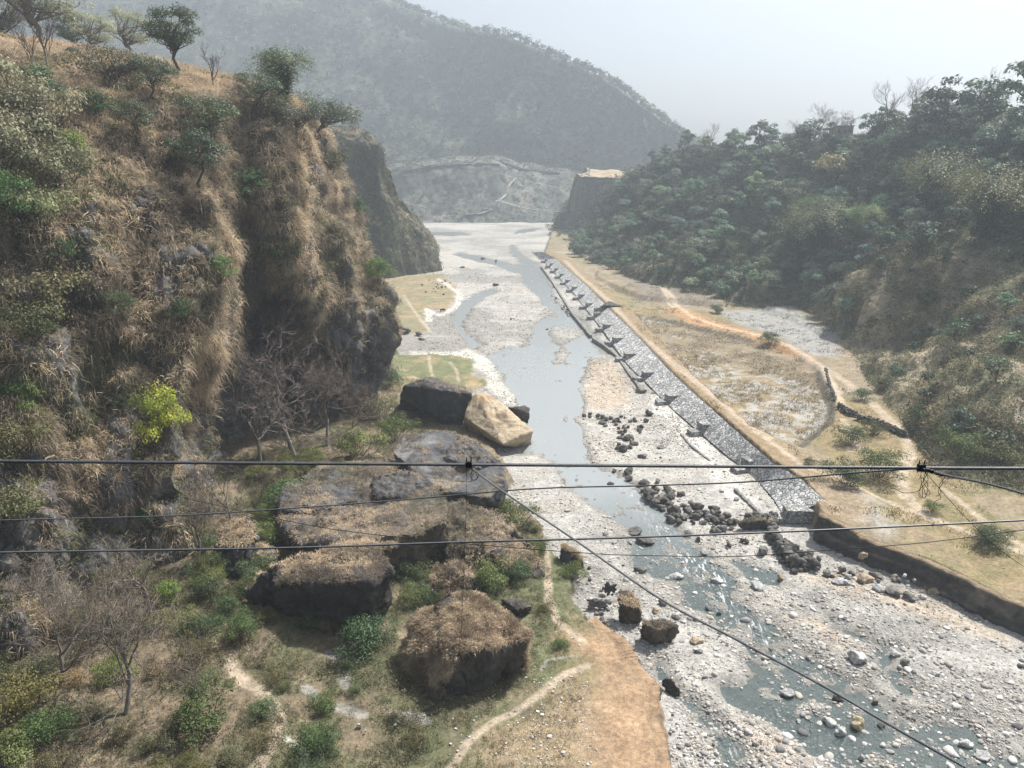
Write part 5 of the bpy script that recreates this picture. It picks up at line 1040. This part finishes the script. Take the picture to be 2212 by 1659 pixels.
def fill(zf, poly, n, wr, tones, label, group):
    pl = np.array(zf(*poly)); b0, b1 = pl.min(0), pl.max(0); c = 0
    while c < n:
        x, y = R.uniform(b0, b1)
        if sd_poly(pl, np.array([x]), np.array([y]), 500)[0] < 0: continue
        w = R.uniform(*wr) * K; boulder(x, y, w, w * R.uniform(.6, .95), tones[R.integers(len(tones))], label, group); c += 1
fill(zC, [(100, 90), (240, 90), (290, 130), (640, 300), (660, 360), (520, 370), (300, 320), (200, 230), (120, 150)], 95, (30, 70), 'dddg', 'dark grey boulder in the heaped pile beside the stream', 'boulders heaped beside the stream')
fill(z5, [(1370, 860), (1540, 890), (1600, 860), (1700, 930), (1660, 1060), (1560, 1060), (1560, 950), (1380, 910)], 50, (20, 46), 'ddg', 'dark boulder in the chain of stones on the far gravel bar', 'chain of dark stones on the gravel bar')
fill(zC, [(1100, 570), (1560, 600), (1760, 680), (1740, 740), (1560, 720), (1300, 650), (1120, 620)], 16, (24, 48), 'wggt', 'grey boulder among the row of large ones under the right bank', 'smaller boulders of the row under the right bank')
fill(z5, [(1200, 200), (1240, 250), (1340, 330), (1300, 340), (1220, 260), (1180, 190)], 16, (12, 26), 'gdw', 'block of broken apron along the toe wall', 'stones washed against the toe wall')
fill(zB, [(1360, 520), (1460, 600), (1520, 700), (1560, 860), (1480, 880), (1380, 740), (1300, 620)], 22, (20, 46), 'gdwt', 'rock at the foot of the left bank scarp', 'rocks along the foot of the left bank')
fill(zC, [(300, 1350), (480, 1440), (560, 1560), (540, 1659), (320, 1659), (280, 1500)], 26, (16, 34), 'wgdw', 'rock in the rubble beside the orange bank', 'rubble beside the orange bank')
fill(z2, [(340, 1540), (430, 1510), (520, 1530), (500, 1620), (400, 1610)], 18, (8, 18), 'dgg', 'small dark rock on the upstream meadow', 'small rocks on the upstream meadow')
fill(zA, [(1900, 1350), (2212, 1330), (2212, 1450), (1950, 1460)], 8, (12, 30), 'wwg', 'pale stone in the grass left of the track', 'pale stones in the grass')
# cobbles: nobody could count them
def ico(sub):
    bm = bmesh.new(); bmesh.ops.create_icosphere(bm, subdivisions=sub, radius=1); bm.verts.ensure_lookup_table()
    v = np.array([x.co[:] for x in bm.verts]); f = np.array([[a.index for a in t.verts] for t in bm.faces]); bm.free(); return v, f
gravelmask = (1 - bankL) * (1 - bankR) * (1 - pit) * (FY < 420)
for p_ in meadows: gravelmask = gravelmask * (sd_poly(W(p_, .6), FX, FY) < 0)
def cobbles(n, sub, sz, region, white=.5, zoff=.15, wet=None):
    x = R.uniform(region[0], region[1], n); y = region[2] + (region[3] - region[2]) * R.uniform(0, 1, n) ** .9
    p = P(x, y, 0); ix = np.clip(((x - gx[0]) / 3.4).round().astype(int), 0, len(gx) - 1); iy = np.clip(len(gy) - np.searchsorted(gy[::-1], y), 0, len(gy) - 1)
    den = ss(-.35, .25, n2[iy, ix] + .5 * n1[iy, ix] + .1); wtr = sdWn[iy, ix] > -.3
    r = sz(n) ; k = (gravelmask[iy, ix] > .9) & (R.random(n) < .15 + .85 * den) & ((~wtr) | (R.random(n) < np.where(y > 1050, .55, .12)))
    p, r, ix, iy = p[k], r[k], ix[k], iy[k]; r = r * 1.0; n = len(p); d = proj(p)[2]
    r = np.maximum(r, d / F * 1.25)
    p[:, 2] = np.maximum(FZ[iy, ix], -.12) + r * zoff
    v, f = ico(sub); S = np.stack([r * R.uniform(.8, 1.3, n), r * R.uniform(.65, 1, n), r * R.uniform(.4, .75, n)], 1)
    vv = v[None] * (1 + R.normal(0, .13, (n, len(v), 1))) * S[:, None]; a = R.uniform(0, 6.28, n); ca, sa = np.cos(a)[:, None], np.sin(a)[:, None]
    V = np.stack([vv[..., 0] * ca - vv[..., 1] * sa, vv[..., 0] * sa + vv[..., 1] * ca, vv[..., 2]], -1) + p[:, None]
    pal = np.array([(.52, .505, .48), (.37, .355, .33), (.43, .38, .32), (.27, .265, .26), (.14, .14, .14)]); pr = np.array([white, .25, .15, (1 - white - .4) * .6, (1 - white - .4) * .4])
    c = pal[R.choice(5, n, p=pr / pr.sum())] * R.uniform(.8, 1.15, (n, 1))
    return V.reshape(-1, 3), (f[None] + (np.arange(n) * len(v))[:, None, None]).reshape(-1, 3), np.repeat(c, len(v), 0)
V, Fa, c = cobbles(85000, 1, lambda n: .07 * np.exp(R.normal(0, .55, n)), (1000, 2400, 900, 1760), .36)
tag(obj('cobbles', np_mesh('cobbles', V, Fa, c, False), M_stone), 'grey and white cobbles strewn over the dry river bed', 'cobbles', kind='stuff')
V, Fa, c = cobbles(5200, 2, lambda n: .17 * np.exp(R.normal(0, .45, n)), (1050, 2400, 1050, 1760), .45, .1)
tag(obj('large_cobbles', np_mesh('large_cobbles', V, Fa, c, True), M_stone), 'larger rounded stones lying among the cobbles of the river bed', 'cobbles', kind='stuff')
V, Fa, c = cobbles(26000, 1, lambda n: .13 * np.exp(R.normal(0, .4, n)), (900, 1700, 560, 1000), .3)
tag(obj('far_cobbles', np_mesh('far_cobbles', V, Fa, c, False), M_stone), 'cobbles on the river bed further upstream', 'cobbles', kind='stuff')
sp = W(zB((1150, 1200), (1400, 1180), (1420, 1500), (1350, 1659), (900, 1659), (1000, 1500)), 1.5); q = np.stack([R.uniform(sp[:, 0].min() - 8, sp[:, 0].max(), 3500), R.uniform(sp[:, 1].min(), sp[:, 1].max() + 25, 3500)], 1)
sdq = sd_poly(sp, q[:, 0], q[:, 1]); k = ((sdq > -1) & (R.random(3500) < .8)) | ((sdq > -12) & (R.random(3500) < .12)); q = q[k]; k = np.array([sd_poly(W(left_land, 1), q[:, 0], q[:, 1]) > .5])[0]; q = q[k]
v, f = ico(1); r = .06 * np.exp(R.normal(0, .5, len(q))); base = np.stack([q[:, 0], q[:, 1], floorz(q[:, 0], q[:, 1]) + r * .3], 1)
V = (v[None] * (1 + R.normal(0, .15, (len(q), 12 if len(v) == 12 else len(v), 1))) * (r[:, None, None] * C(1.1, 1, .7)) + base[:, None]).reshape(-1, 3)
c = np.repeat(np.array([(.6, .58, .55), (.4, .38, .35), (.2, .19, .18)])[R.choice(3, len(q), p=[.6, .28, .12])], len(v), 0)
tag(obj('field_stones', np_mesh('field_stones', V, (f[None] + (np.arange(len(q)) * len(v))[:, None, None]).reshape(-1, 3), c), M_stone), 'pale stones scattered on the grassy left bank', 'stones', kind='stuff')

# ------------------------------------------------------------------ river works
def by_len(line, n):
    line = np.asarray(line, float); s = np.concatenate([[0], np.cumsum(np.linalg.norm(np.diff(line, axis=0), axis=1))]); t = np.linspace(0, s[-1], n)
    return np.stack([np.interp(t, s, line[:, k]) for k in range(line.shape[1])], 1)
nT = 900; tl, cl_ = by_len(tol, nT), by_len(crl, nT); s = np.linspace(0, 1, 26)[:, None]
rows = [np.concatenate([tl[i] * (1 - s) + cl_[i] * s, .95 + 3.6 * s], 1) for i in range(nT)]
A = np.array(rows); A[..., 2] += .10 + vnoise(A * 1.7, 131) * .09 + vnoise(A * .5, 132) * .1
tag(obj('stone_revetment', np_mesh('stone_revetment', A.reshape(-1, 3), grid_faces(nT, 26), None, True), M_pitch), 'long sloping revetment of pitched pale stones along the right bank', 'embankment')
# broken wall at the low end of the revetment
def boxm(bm, c, s, rz=0, top=None):
    r = bmesh.ops.create_cube(bm, size=1); M = Matrix.Translation(c) @ Matrix.Rotation(rz, 4, 'Z') @ Matrix.Diagonal((*s, 1))
    if top:
        for v in r['verts']:
            if v.co.z > 0: v.co.x += top[0]; v.co.z += top[1] * (v.co.x > 0)
    bmesh.ops.transform(bm, matrix=M, verts=r['verts']); return r
def rough_box(name, size, seed, amp=.07):
    bm = bmesh.new(); bmesh.ops.create_cube(bm, size=1); bmesh.ops.subdivide_edges(bm, edges=bm.edges[:], cuts=5, use_grid_fill=True)
    bmesh.ops.transform(bm, matrix=Matrix.Diagonal((*size, 1)), verts=bm.verts); co = np.array([v.co[:] for v in bm.verts]); d = fbm(co + seed, .8, 3, seed)
    for v, dd in zip(bm.verts, d): v.co += v.co.normalized() * float(dd) * amp * 2
    me = bpy.data.meshes.new(name); bm.to_mesh(me); bm.free(); return me
um, lm = rough_box('spur_upper', (4.6, 2.6, 2.1), 3, .03), rough_box('spur_lower', (2.8, 2.2, 1.3), 4, .03)
ys = [355 + 1 / (.002976 - .0002097 * k) for k in range(8, -9, -1)]
words = ['nearest the camera', 'second from the near end', 'third from the near end', 'fourth from the near end', 'fifth from the near end', 'sixth from the near end', 'seventh from the near end', 'eighth from the near end', 'ninth from the near end', 'eighth from the far end', 'seventh from the far end', 'sixth from the far end', 'fifth from the far end', 'fourth from the far end', 'third from the far end', 'second from the far end', 'farthest upstream']
tpx = np.array(toe); mid = (by_len(toe, 200) + by_len(crest, 200)) / 2
for k, y in enumerate(ys):
    yy = y - 4; x = np.interp(yy, tpx[:, 1], tpx[:, 0]) + 3; a = P(x, yy, 1.0); b = P(np.interp(yy - 12, tpx[:, 1], tpx[:, 0]), yy - 12, 1.0); u = unit((b - a)[:2]); ang = math.atan2(u[1], u[0]) - math.pi / 2 + math.pi
    o = tag(empty('gabion_spur', (a[0], a[1], .3), ang), f'grey stone filled gabion spur jutting from the revetment, {words[k]}', 'gabion', 'gabion spurs along the revetment')
    c1 = obj('upper_block', um, M_gabion, o, (-2.0, 0, 1.7)); c2 = obj('lower_block', lm, M_gabion, o, (1.5, .45, .8))
# low toe wall in broken stretches
def wall_along(px, z, w, h, name, label, cat, mat, seed, n=80, jit=.12):
    q = W(px, z); q = by_len(q, n); t = unit(np.gradient(q, axis=0)); nn = np.stack([-t[:, 1], t[:, 0]], 1)
    gz = z; pr = [(-w / 2, -.8), (-w / 2, h), (w / 2, h), (w / 2, -.8)]; V = []
    for a, b in pr: V.append(np.concatenate([q + nn * a, np.full((n, 1), gz + b)], 1))
    V = np.stack(V, 1); V = V + np.stack([vnoise(V * 2.5 + s_, seed + s_) for s_ in range(3)], -1) * jit
    i = np.arange(n * 4).reshape(n, 4); f = np.concatenate([np.stack([i[:-1, k], i[1:, k], i[1:, (k + 1) % 4], i[:-1, (k + 1) % 4]], -1) for k in range(3)] + [i[[0]][:, ::-1], i[[-1]]])
    return tag(obj(name, np_mesh(name, V.reshape(-1, 3), f), mat), label, cat)
M_conc = mat_surf('weathered_concrete', base=(.22, .21, .2), scales=((2, .3), (.4, .3)), bump=.5, bscale=.4)
wall_along(z5((1150, 70), (1200, 140), (1320, 330), (1420, 450)), .6, .7, .5, 'toe_wall', 'thin dark concrete toe wall between stream and revetment, upstream stretch', 'wall', M_conc, 140, 120)
wall_along(z5((1430, 465), (1500, 510), (1560, 560), (1630, 660), (1700, 755)), .6, .7, .6, 'toe_wall', 'broken toe wall between sandbar and revetment, middle stretch', 'wall', M_conc, 141, 90)
wall_along(z6((345, 985), (400, 1050), (500, 1130)), .7, .4, .35, 'toe_wall', 'short cracked toe wall remnant on the white silt', 'wall', M_conc, 142, 40)
wall_along(z6((640, 1290), (700, 1350), (780, 1425)), .7, .5, .5, 'toe_wall', 'dark leaning toe wall remnant near the boulder heap', 'wall', M_conc, 143, 40)
def rubble_wall(px, z, n, w, label, seed, s=.5, mat=None):
    rr = np.random.default_rng(seed); q = by_len(W(px, z), n); v, f = ico(2); parts = []; cols_ = []
    for lay in range(3):
        b = np.concatenate([q + rr.normal(0, w * .3 * (1 - lay * .2), q.shape), (z + lay * s * .75 + rr.normal(0, .08, n))[:, None]], 1)
        r = rr.uniform(.6, 1.2, (n, 1, 3)) * s * .62; V = v[None] * (1 + rr.normal(0, .1, (n, len(v), 1))) * r + b[:, None]; parts.append(V.reshape(-1, 3)); cols_.append(np.repeat(rr.uniform(.5, 1.1, (n, 1)) * C(.15, .145, .135), len(v), 0))
    V = np.concatenate(parts); return tag(obj('rubble_wall', np_mesh('rubble_wall', V, (f[None] + (np.arange(n * 3) * len(v))[:, None, None]).reshape(-1, 3), np.concatenate(cols_), True), M_stone), label, 'stone wall')
rubble_wall(z6((1130, 640), (1150, 720), (1185, 810)), 3.2, 60, .8, 'dark dry stone wall along the edge of the sunken field', 151)
rubble_wall(z6((1205, 830), (1260, 870), (1300, 880)), 4.3, 34, .9, 'short dry stone wall at the corner of the path', 152)
rubble_wall(z6((1300, 895), (1400, 920), (1480, 950), (1560, 990)), 4.3, 70, 1.0, 'curved dry stone wall beside the tan path at the slope foot', 153)
rubble_wall(zC((700, 320), (860, 320), (830, 400), (900, 480), (960, 560), (1080, 570)), .5, 110, 1.6, 'ruined black stone wall crossing the gravel', 154, .75)
block(zz(zC, [(640, 320, 2), (740, 290, 2.4), (860, 310, 2.2), (865, 360, .6), (720, 370, .4), (660, 350, .6)]), 'dark ledge of rock where the ruined wall meets the heap', 155, DK, DK2, 60, .4, .2, .2, .6)
block(zz(zC, [(840, 360, 1.8), (960, 430, 2.0), (1080, 550, 1.5), (1080, 590, .2), (940, 560, .2), (850, 450, .2)]), 'long black broken masonry lying on the gravel', 156, C(.07, .068, .065), DK2, 0, .3, .4, .2)
block(zz(z5, [(1490, 280, 5.6), (1520, 255, 6.4), (1545, 275, 5.6), (1590, 285, 4.8), (1590, 292, 4.2), (1480, 292, 4.2), (1460, 290, 4.4)]), 'pointed pile of rock where the cross wall meets the track', 157, GYR, DK2, 0, amp=.2, voxel=.2)
wall_along(z5((1440, 303), (1520, 290), (1595, 283)), 4.2, .6, .5, 'cross_wall', 'low pale wall crossing the revetment beside the pointed rock', 'wall', M_conc, 158, 40)
M_bank = mat_surf('bank_earth', scales=((1.2, .35), (0.3, .3)), bump=.7, bscale=.6)

# ------------------------------------------------------------------ cables of the foot bridge
def cable(name, pts, r, label, mat=None, strands=0, lay=.3, cat='cable', sides=6, n=0):
    q = np.array([PD(x, y, Y) for x, y, Y in pts]); q = catmull(q, max(60, n)); L = np.linalg.norm(np.diff(q, axis=0), axis=1).sum()
    t = Tubes()
    if not strands: t.add(q, r, sides)
    else:
        m = int(L / lay * 11) + 2; q = by_len(q, m); T = unit(np.gradient(q, axis=0)); A1 = unit(np.cross(T, UPV)); B1 = np.cross(T, A1); a = np.linspace(0, L / lay * 2 * math.pi, m)[:, None]
        for k in range(strands):
            f = a + k * 2 * math.pi / strands; t.add(q + (A1 * np.cos(f) + B1 * np.sin(f)) * r * .62, r * .42, 5)
    return tag(obj(name, t.mesh(name), mat or M_steel), label, cat)
cable('main_cable', [(-900, 985, 7.3), (-300, 991, 7.15), (0, 996, 7.1), (500, 1000, 7), (1013, 1003.5, 7), (1500, 1007, 7), (1990, 1011, 7), (2212, 1012, 7), (3000, 1013, 7.1)], .0165, 'thick twisted steel cable stretched across the whole view', strands=6, lay=.17)
cable('wire', [(-500, 1142, 9), (0, 1124, 9), (350, 1115, 9), (600, 1100, 9), (878, 1079, 9), (1149, 1056, 8.6), (1400, 1049, 8.2), (1612, 1041, 7.8), (1850, 1021, 7.3), (1985, 1012, 7.02)], .0085, 'thin wire rising from the left to the clamp on the thick cable')
cable('lower_cable', [(-500, 1205, 6.5), (0, 1193.5, 6.5), (600, 1184, 6.5), (1000, 1171, 6.5), (1334, 1162, 6.5), (1731, 1147, 6.5), (2212, 1124, 6.5), (2700, 1100, 6.5)], .0095, 'second cable running level across the view below the thick one')
cable('wire', [(139, 1019, 24), (300, 1053, 22), (496, 1098, 20), (635, 1128, 18), (754, 1148, 17), (967, 1171, 16), (1268, 1195, 15), (1400, 1200, 15), (1590, 1202, 15), (1810, 1187, 14), (2008, 1171, 14), (2212, 1145, 14), (2500, 1110, 14)], .0085, 'faint dark wire sagging across the valley under the second cable', M_rust)
cable('stay_rope', [(1018, 1010, 7), (1078, 1056, 6.6), (1237, 1163, 5.9), (1427, 1294, 5.2), (1590, 1381, 4.7), (1770, 1477, 4.2), (1930, 1570, 3.8), (2088, 1659, 3.45), (2300, 1780, 3.0)], .009, 'twisted stay rope coming down from the left clamp to the lower right', strands=5, lay=.09)
cable('stay_rope', [(1990, 1011, 7), (2050, 1028, 6.7), (2130, 1044, 6.4), (2212, 1066, 6.1), (2500, 1150, 5.2)], .011, 'pale stay rope leaving the right clamp towards the right edge', strands=4, lay=.1)
cable('wire', [(1008, 1002, 7), (1007, 1100, 7), (1001, 1250, 7), (996, 1380, 7)], .002, 'hair thin wire hanging straight down from the left clamp', M_rust)
cable('wire', [(1996, 1016, 7), (2060, 1090, 7), (2150, 1180, 7), (2230, 1235, 7)], .003, 'hair thin wire slanting from the right clamp to the right edge', M_rust)
# clamps with frayed wire ends
def clamp(x, y, label, loops, s=1.0):
    c = PD(x, y, 7.0); o = tag(empty('cable_clamp', tuple(c)), label, 'clamp')
    bm = bmesh.new(); boxm(bm, (0, 0, .0), (.06 * s, .04, .06 * s)); me = bpy.data.meshes.new('saddle'); bm.to_mesh(me); obj('saddle', me, M_rust, o)
    for sx in (-.022, .022):
        t = Tubes(); t.add(C((sx * s, 0, -.05), (sx * s, 0, .02), (sx * s, 0, .075)), .006, 6); obj('bolt', t.mesh('bolt'), M_rust, o)
    t = Tubes()
    for lp in loops:
        q = np.array([PD(a, b, 6.98) for a, b in lp]) - c; t.add(catmull(q, 24), .003, 5)
    obj('wire_ends', t.mesh('wire_ends'), M_rust, o)
clamp(1013, 1003, 'clamp on the thick cable near the middle, with a coiled wire end', [zB((775, 40), (765, 70), (780, 92), (800, 85), (795, 60), (775, 62), (770, 95)), zB((805, 75), (790, 90), (750, 102), (710, 98), (675, 98)), zB((790, 50), (810, 60), (800, 80))])
clamp(1990, 1010, 'clamp on the thick cable at the right, with a tangle of loose wires', [z6((1660, 1170), (1690, 1230), (1640, 1290), (1670, 1330), (1690, 1260), (1655, 1215)), z6((1680, 1180), (1665, 1240), (1700, 1300), (1680, 1310), (1660, 1260)), z6((1690, 1190), (1650, 1260), (1640, 1290), (1560, 1300), (1500, 1275), (1480, 1285)),
      z6((1700, 1185), (1740, 1200), (1770, 1240), (1745, 1290), (1760, 1330), (1730, 1345), (1720, 1365)), z6((1760, 1195), (1780, 1215), (1750, 1260), (1760, 1300), (1735, 1320)), z6((1670, 1175), (1650, 1200), (1660, 1290), (1655, 1330), (1635, 1310)), z6((1770, 1205), (1805, 1210), (1800, 1225), (1775, 1222))], 1.2)
t = Tubes(); 
o = tag(empty('rope_shackle', tuple(PD(2010, 1016, 6.9))), 'row of bulldog grips on the pale stay rope at the right', 'shackle')
for a in (2004, 2013, 2024, 2034):
    bm = bmesh.new(); boxm(bm, (0, 0, 0), (.028, .03, .035)); me = bpy.data.meshes.new('grip'); bm.to_mesh(me)
    c = PD(a, 1016 + (a - 2004) * .27, 6.85); obj('grip', me, M_rust, o, tuple(c - PD(2010, 1016, 6.9)))

# ------------------------------------------------------------------ far things: foot bridge, road, poles, houses, shrine, cow
a, b = PD(1078, 433, 700), PD(1232, 456, 660); s = np.linspace(0, 1, 40)[:, None]; sag = -4 * s * (1 - s)
br = tag(empty('footbridge', tuple(a)), 'slim hazy suspension footbridge across the bend of the river', 'bridge')
q = a + (b - a) * s + UPV * (sag * 3.2); side = unit(np.cross(b - a, UPV)); t = Tubes()
V = np.stack([q - a + side * .7 + UPV * .1, q - a - side * .7 + UPV * .1, q - a - side * .7 - UPV * .1, q - a + side * .7 - UPV * .1], 1); i = np.arange(160).reshape(40, 4)
f = np.concatenate([np.stack([i[:-1, k], i[1:, k], i[1:, (k + 1) % 4], i[:-1, (k + 1) % 4]], -1) for k in range(4)])
M_deck = flat_mat('bridge_deck', (.5, .5, .48)); obj('deck', np_mesh('deck', V.reshape(-1, 3), f), M_deck, br)
for sg in (-1, 1):
    t = Tubes(); qq = q - a + side * .75 * sg + UPV * 1.2; t.add(qq, .09, 5); obj('handrail_cable', t.mesh('handrail_cable'), M_deck, br)
for e, sgn in ((a, 1), (b, -1)):
    t = Tubes(); e0 = e - a
    for sg in (-1, 1): t.add(np.array([e0 + side * sg * .9 - UPV * 5, e0 + side * sg * .9 + UPV * 2.5]), .35, 5)
    obj('tower', t.mesh('tower'), M_deck, br)
M_road = flat_mat('road_dust', (.33, .31, .28))
def ribbon(name, pxs, key, w, lift, label=None):
    q = np.array([hit(x, y, key)[0] for x, y in pxs]); q = catmull(q, 60); q[:, 2] += lift; T = unit(np.gradient(q, axis=0) * C(1, 1, 0)); sd = np.stack([-T[:, 1], T[:, 0], 0 * T[:, 0]], 1)
    V = np.stack([q - sd * w, q + sd * w], 1).reshape(-1, 3); o = obj(name, np_mesh(name, V, grid_faces(60, 2)), M_road); o['kind'] = 'structure'
ribbon('road', [(862, 368), (900, 361), (940, 357), (980, 353), (1010, 351), (1040, 350), (1070, 351), (1085, 354)], 'spur', 2.0, 1.2)
ribbon('hill_path', z2((880, 960), (840, 1010), (820, 1060), (780, 1090)), 'spur', 2.2, 1.0)
ribbon('bank_path', z2((600, 1160), (680, 1158), (720, 1150), (750, 1130), (700, 1132)), 'spur', 1.8, 1.0)
ribbon('mountain_path', [(1120, 363), (1180, 366), (1240, 371), (1300, 372)], 'mountain', 1.3, 1.5)
ribbon('landslip', z2((1500, 590), (1560, 650), (1600, 700), (1650, 750)), 'mountain', 4, 1.0)
M_wood = flat_mat('pole_wood', (.10, .09, .085))
def pole(x, yb, yt, key, label, r=.16, bars=1, Y=None):
    p = onsurf(x, yb, key, .3) if Y is None else PD(x, yb, Y); h = (yb - yt) / pxm(p) + .3; o = tag(empty('utility_pole', tuple(p)), label, 'utility pole')
    t = Tubes(); t.add(C((0, 0, 0), (0, 0, h * .5), (0, 0, h)), (r, r * .8, r * .6), 7); obj('post', t.mesh('post'), M_wood, o)
    for k in range(bars):
        t = Tubes(); z = h - .4 - .9 * k; t.add(C((-1, 0, z), (0, 0, z), (1, 0, z)), .07, 4); obj('crossarm', t.mesh('crossarm'), M_wood, o)
    return p + UPV * h
pt1 = pole(911, 497, 455, 'floor', 'dark utility pole at the foot of the upstream cliff', .22)
pt2 = pole(1300, 507, 455, 'hill', 'left post of the pair on the right slope above the river', .22); pole(1306, 508, 456, 'hill', 'right post of the pair on the right slope above the river', .22)
pole(1404, 362, 318, 'hill', 'tall slim pole on the skyline left of the right ridge', .2); pole(1037, 352, 341, 'spur', 'short lamp-like pole beside the hill road', .15)
t = Tubes(); s = np.linspace(0, 1, 30)[:, None]; t.add(pt1 - UPV * 6 + (pt2 - pt1 - UPV * 0) * s - UPV * 4 * s * (1 - s) * 3, .07, 4); tag(obj('power_line', t.mesh('power_line'), M_wood), 'dark line sagging across the river between the poles', 'cable')
def house(p, w, d, h, rz, label, wallc, roofc, flatroof=False, name='house'):
    o = tag(empty(name, tuple(p), rz), label, 'house'); bm = bmesh.new(); boxm(bm, (0, 0, h / 2 - 1), (w, d, h + 2)); me = bpy.data.meshes.new('wall'); bm.to_mesh(me); obj('wall', me, flat_mat('house_wall', wallc), o)
    bm = bmesh.new()
    if flatroof: boxm(bm, (0, 0, h + .25), (w + 1, d + 1, .3))
    else:
        v = [bm.verts.new(c_) for c_ in ((-w / 2 - .5, -d / 2 - .5, h + .02), (w / 2 + .5, -d / 2 - .5, h + .02), (w / 2 + .5, d / 2 + .5, h + .02), (-w / 2 - .5, d / 2 + .5, h + .02), (-w / 2 - .5, 0, h + d * .3), (w / 2 + .5, 0, h + d * .3))]
        for q_ in ((0, 1, 5, 4), (2, 3, 4, 5), (0, 4, 3), (1, 2, 5), (3, 2, 1, 0)): bm.faces.new([v[k] for k in q_])
    me = bpy.data.meshes.new('roof'); bm.to_mesh(me); obj('roof', me, flat_mat('house_roof', roofc, .5), o)
    for k in range(3):
        bm = bmesh.new(); boxm(bm, (-w / 3 + k * w / 3, -d / 2 - .03, h * .5), (w * .1, .1, h * .35)); me = bpy.data.meshes.new('window'); bm.to_mesh(me); obj('window', me, flat_mat('window_dark', (.04, .045, .05), .3), o)
p = P(924, 466, .6); house(p, 14, 6, 3, .1, 'long low house with a pale metal roof on the far river bank', (.3, .28, .26), (.6, .62, .64))
p = P(905, 469, .6); house(p, 8, 5, 2.4, .1, 'small dark shed left of the long low house', (.2, .19, .18), (.35, .35, .36), name='shed')
p = P(948, 467, .6); house(p, 7, 5, 2.6, -.1, 'small shed right of the long low house', (.25, .24, .22), (.5, .5, .52), name='shed')
p = onsurf(1815, 296, 'hill', -1.5); house(p, 7, 6, 4, -.2, 'pale flat roofed house half hidden among trees on the right ridge', (.36, .32, .27), (.3, .28, .26), True)
p = onsurf(1240, 150, 'mountain', 1); o = tag(empty('hilltop_shrine', tuple(p)), 'tiny dark shrine with a stepped roof on the mountain crest', 'shrine')
for nm, c_, s_ in (('wall', (0, 0, 3), (5, 5, 7)), ('lower_roof', (0, 0, 7.2), (9, 9, 1.2)), ('tower', (0, 0, 9), (3, 3, 3)), ('upper_roof', (0, 0, 11), (5, 5, 1)), ('finial', (0, 0, 13), (.8, .8, 3))):
    bm = bmesh.new(); boxm(bm, c_, s_); me = bpy.data.meshes.new(nm)
    for v in bm.verts:
        if 'roof' in nm and v.co.z > c_[2]: v.co.x *= .45; v.co.y *= .45
    bm.to_mesh(me); obj(nm, me, flat_mat('shrine_' + nm, (.12, .09, .08)), o)
# grazing cow on the gravel below the meadow
def cow(p, rz, label):
    J = [((0, 0, 1.0), .33, None), ((.45, 0, 1.02), .34, 0), ((-.5, 0, 1.05), .32, 0), ((.78, 0, 1.08), .24, 1), ((1.05, 0, .72), .14, 3), ((1.2, 0, .35), .13, 4), ((1.36, 0, .12), .07, 5),
         ((-.78, 0, 1.12), .12, 2), ((-.92, 0, .7), .04, 7), ((-.93, 0, .4), .05, 8)]
    for sy in (-.2, .2):
        b = len(J); J += [((.55, sy, .7), .13, 1), ((.56, sy, .38), .07, b), ((.56, sy, .02), .06, b + 1), ((-.6, sy, .75), .17, 2), ((-.68, sy, .42), .07, b + 3), ((-.6, sy, .02), .06, b + 4)]
    me = bpy.data.meshes.new('cow'); me.from_pydata([j[0] for j in J], [(j[2], k) for k, j in enumerate(J) if j[2] is not None], [])
    o = obj('cow', me, flat_mat('cow_hide', (.035, .028, .024)), None, tuple(p)); o.rotation_euler = (0, 0, rz); o.modifiers.new('skin', 'SKIN')
    for k, j in enumerate(J): me.skin_vertices[0].data[k].radius = (j[1], j[1]); me.skin_vertices[0].data[k].use_root = k == 0
    o.modifiers.new('sub', 'SUBSURF').levels = 1; tag(o, label, 'cow')
    t = Tubes()
    for sy in (-1, 1): t.add(C((1.17, sy * .08, .52), (1.15, sy * .26, .56), (1.22, sy * .3, .66)), (.03, .02, .008), 5)
    h = obj('horns', t.mesh('horns'), M_twig, o)
p = P(956, 675, 0); p[2] = floorz(p[0], p[1]); cow(p, rad(200) + math.pi, 'dark cow grazing on the pale ground beside the small side channel')
zmax = max(v[0][..., 2].max() for v in SURF.values()) + 14
bm = bmesh.new(); bmesh.ops.create_cube(bm, size=1)
me = bpy.data.meshes.new('haze'); bm.to_mesh(me)
hz = obj('haze', me); lo = C(-1500, -150, -4); hi = C(1500, 1900, zmax)
hz.scale = hi - lo; hz.location = (hi + lo) / 2; hz['kind'] = 'stuff'; tag(hz, 'pale blue haze filling the whole valley', 'haze')
m = bpy.data.materials.new('haze'); m.use_nodes = True; t = m.node_tree; t.nodes.clear()
out = t.nodes.new('ShaderNodeOutputMaterial'); v = t.nodes.new('ShaderNodeVolumePrincipled')
v.inputs['Density'].default_value = HAZE; v.inputs['Color'].default_value = (*HAZE_COL, 1); v.inputs['Anisotropy'].default_value = .35
t.links.new(v.outputs[0], out.inputs['Volume']); me.materials.append(m)
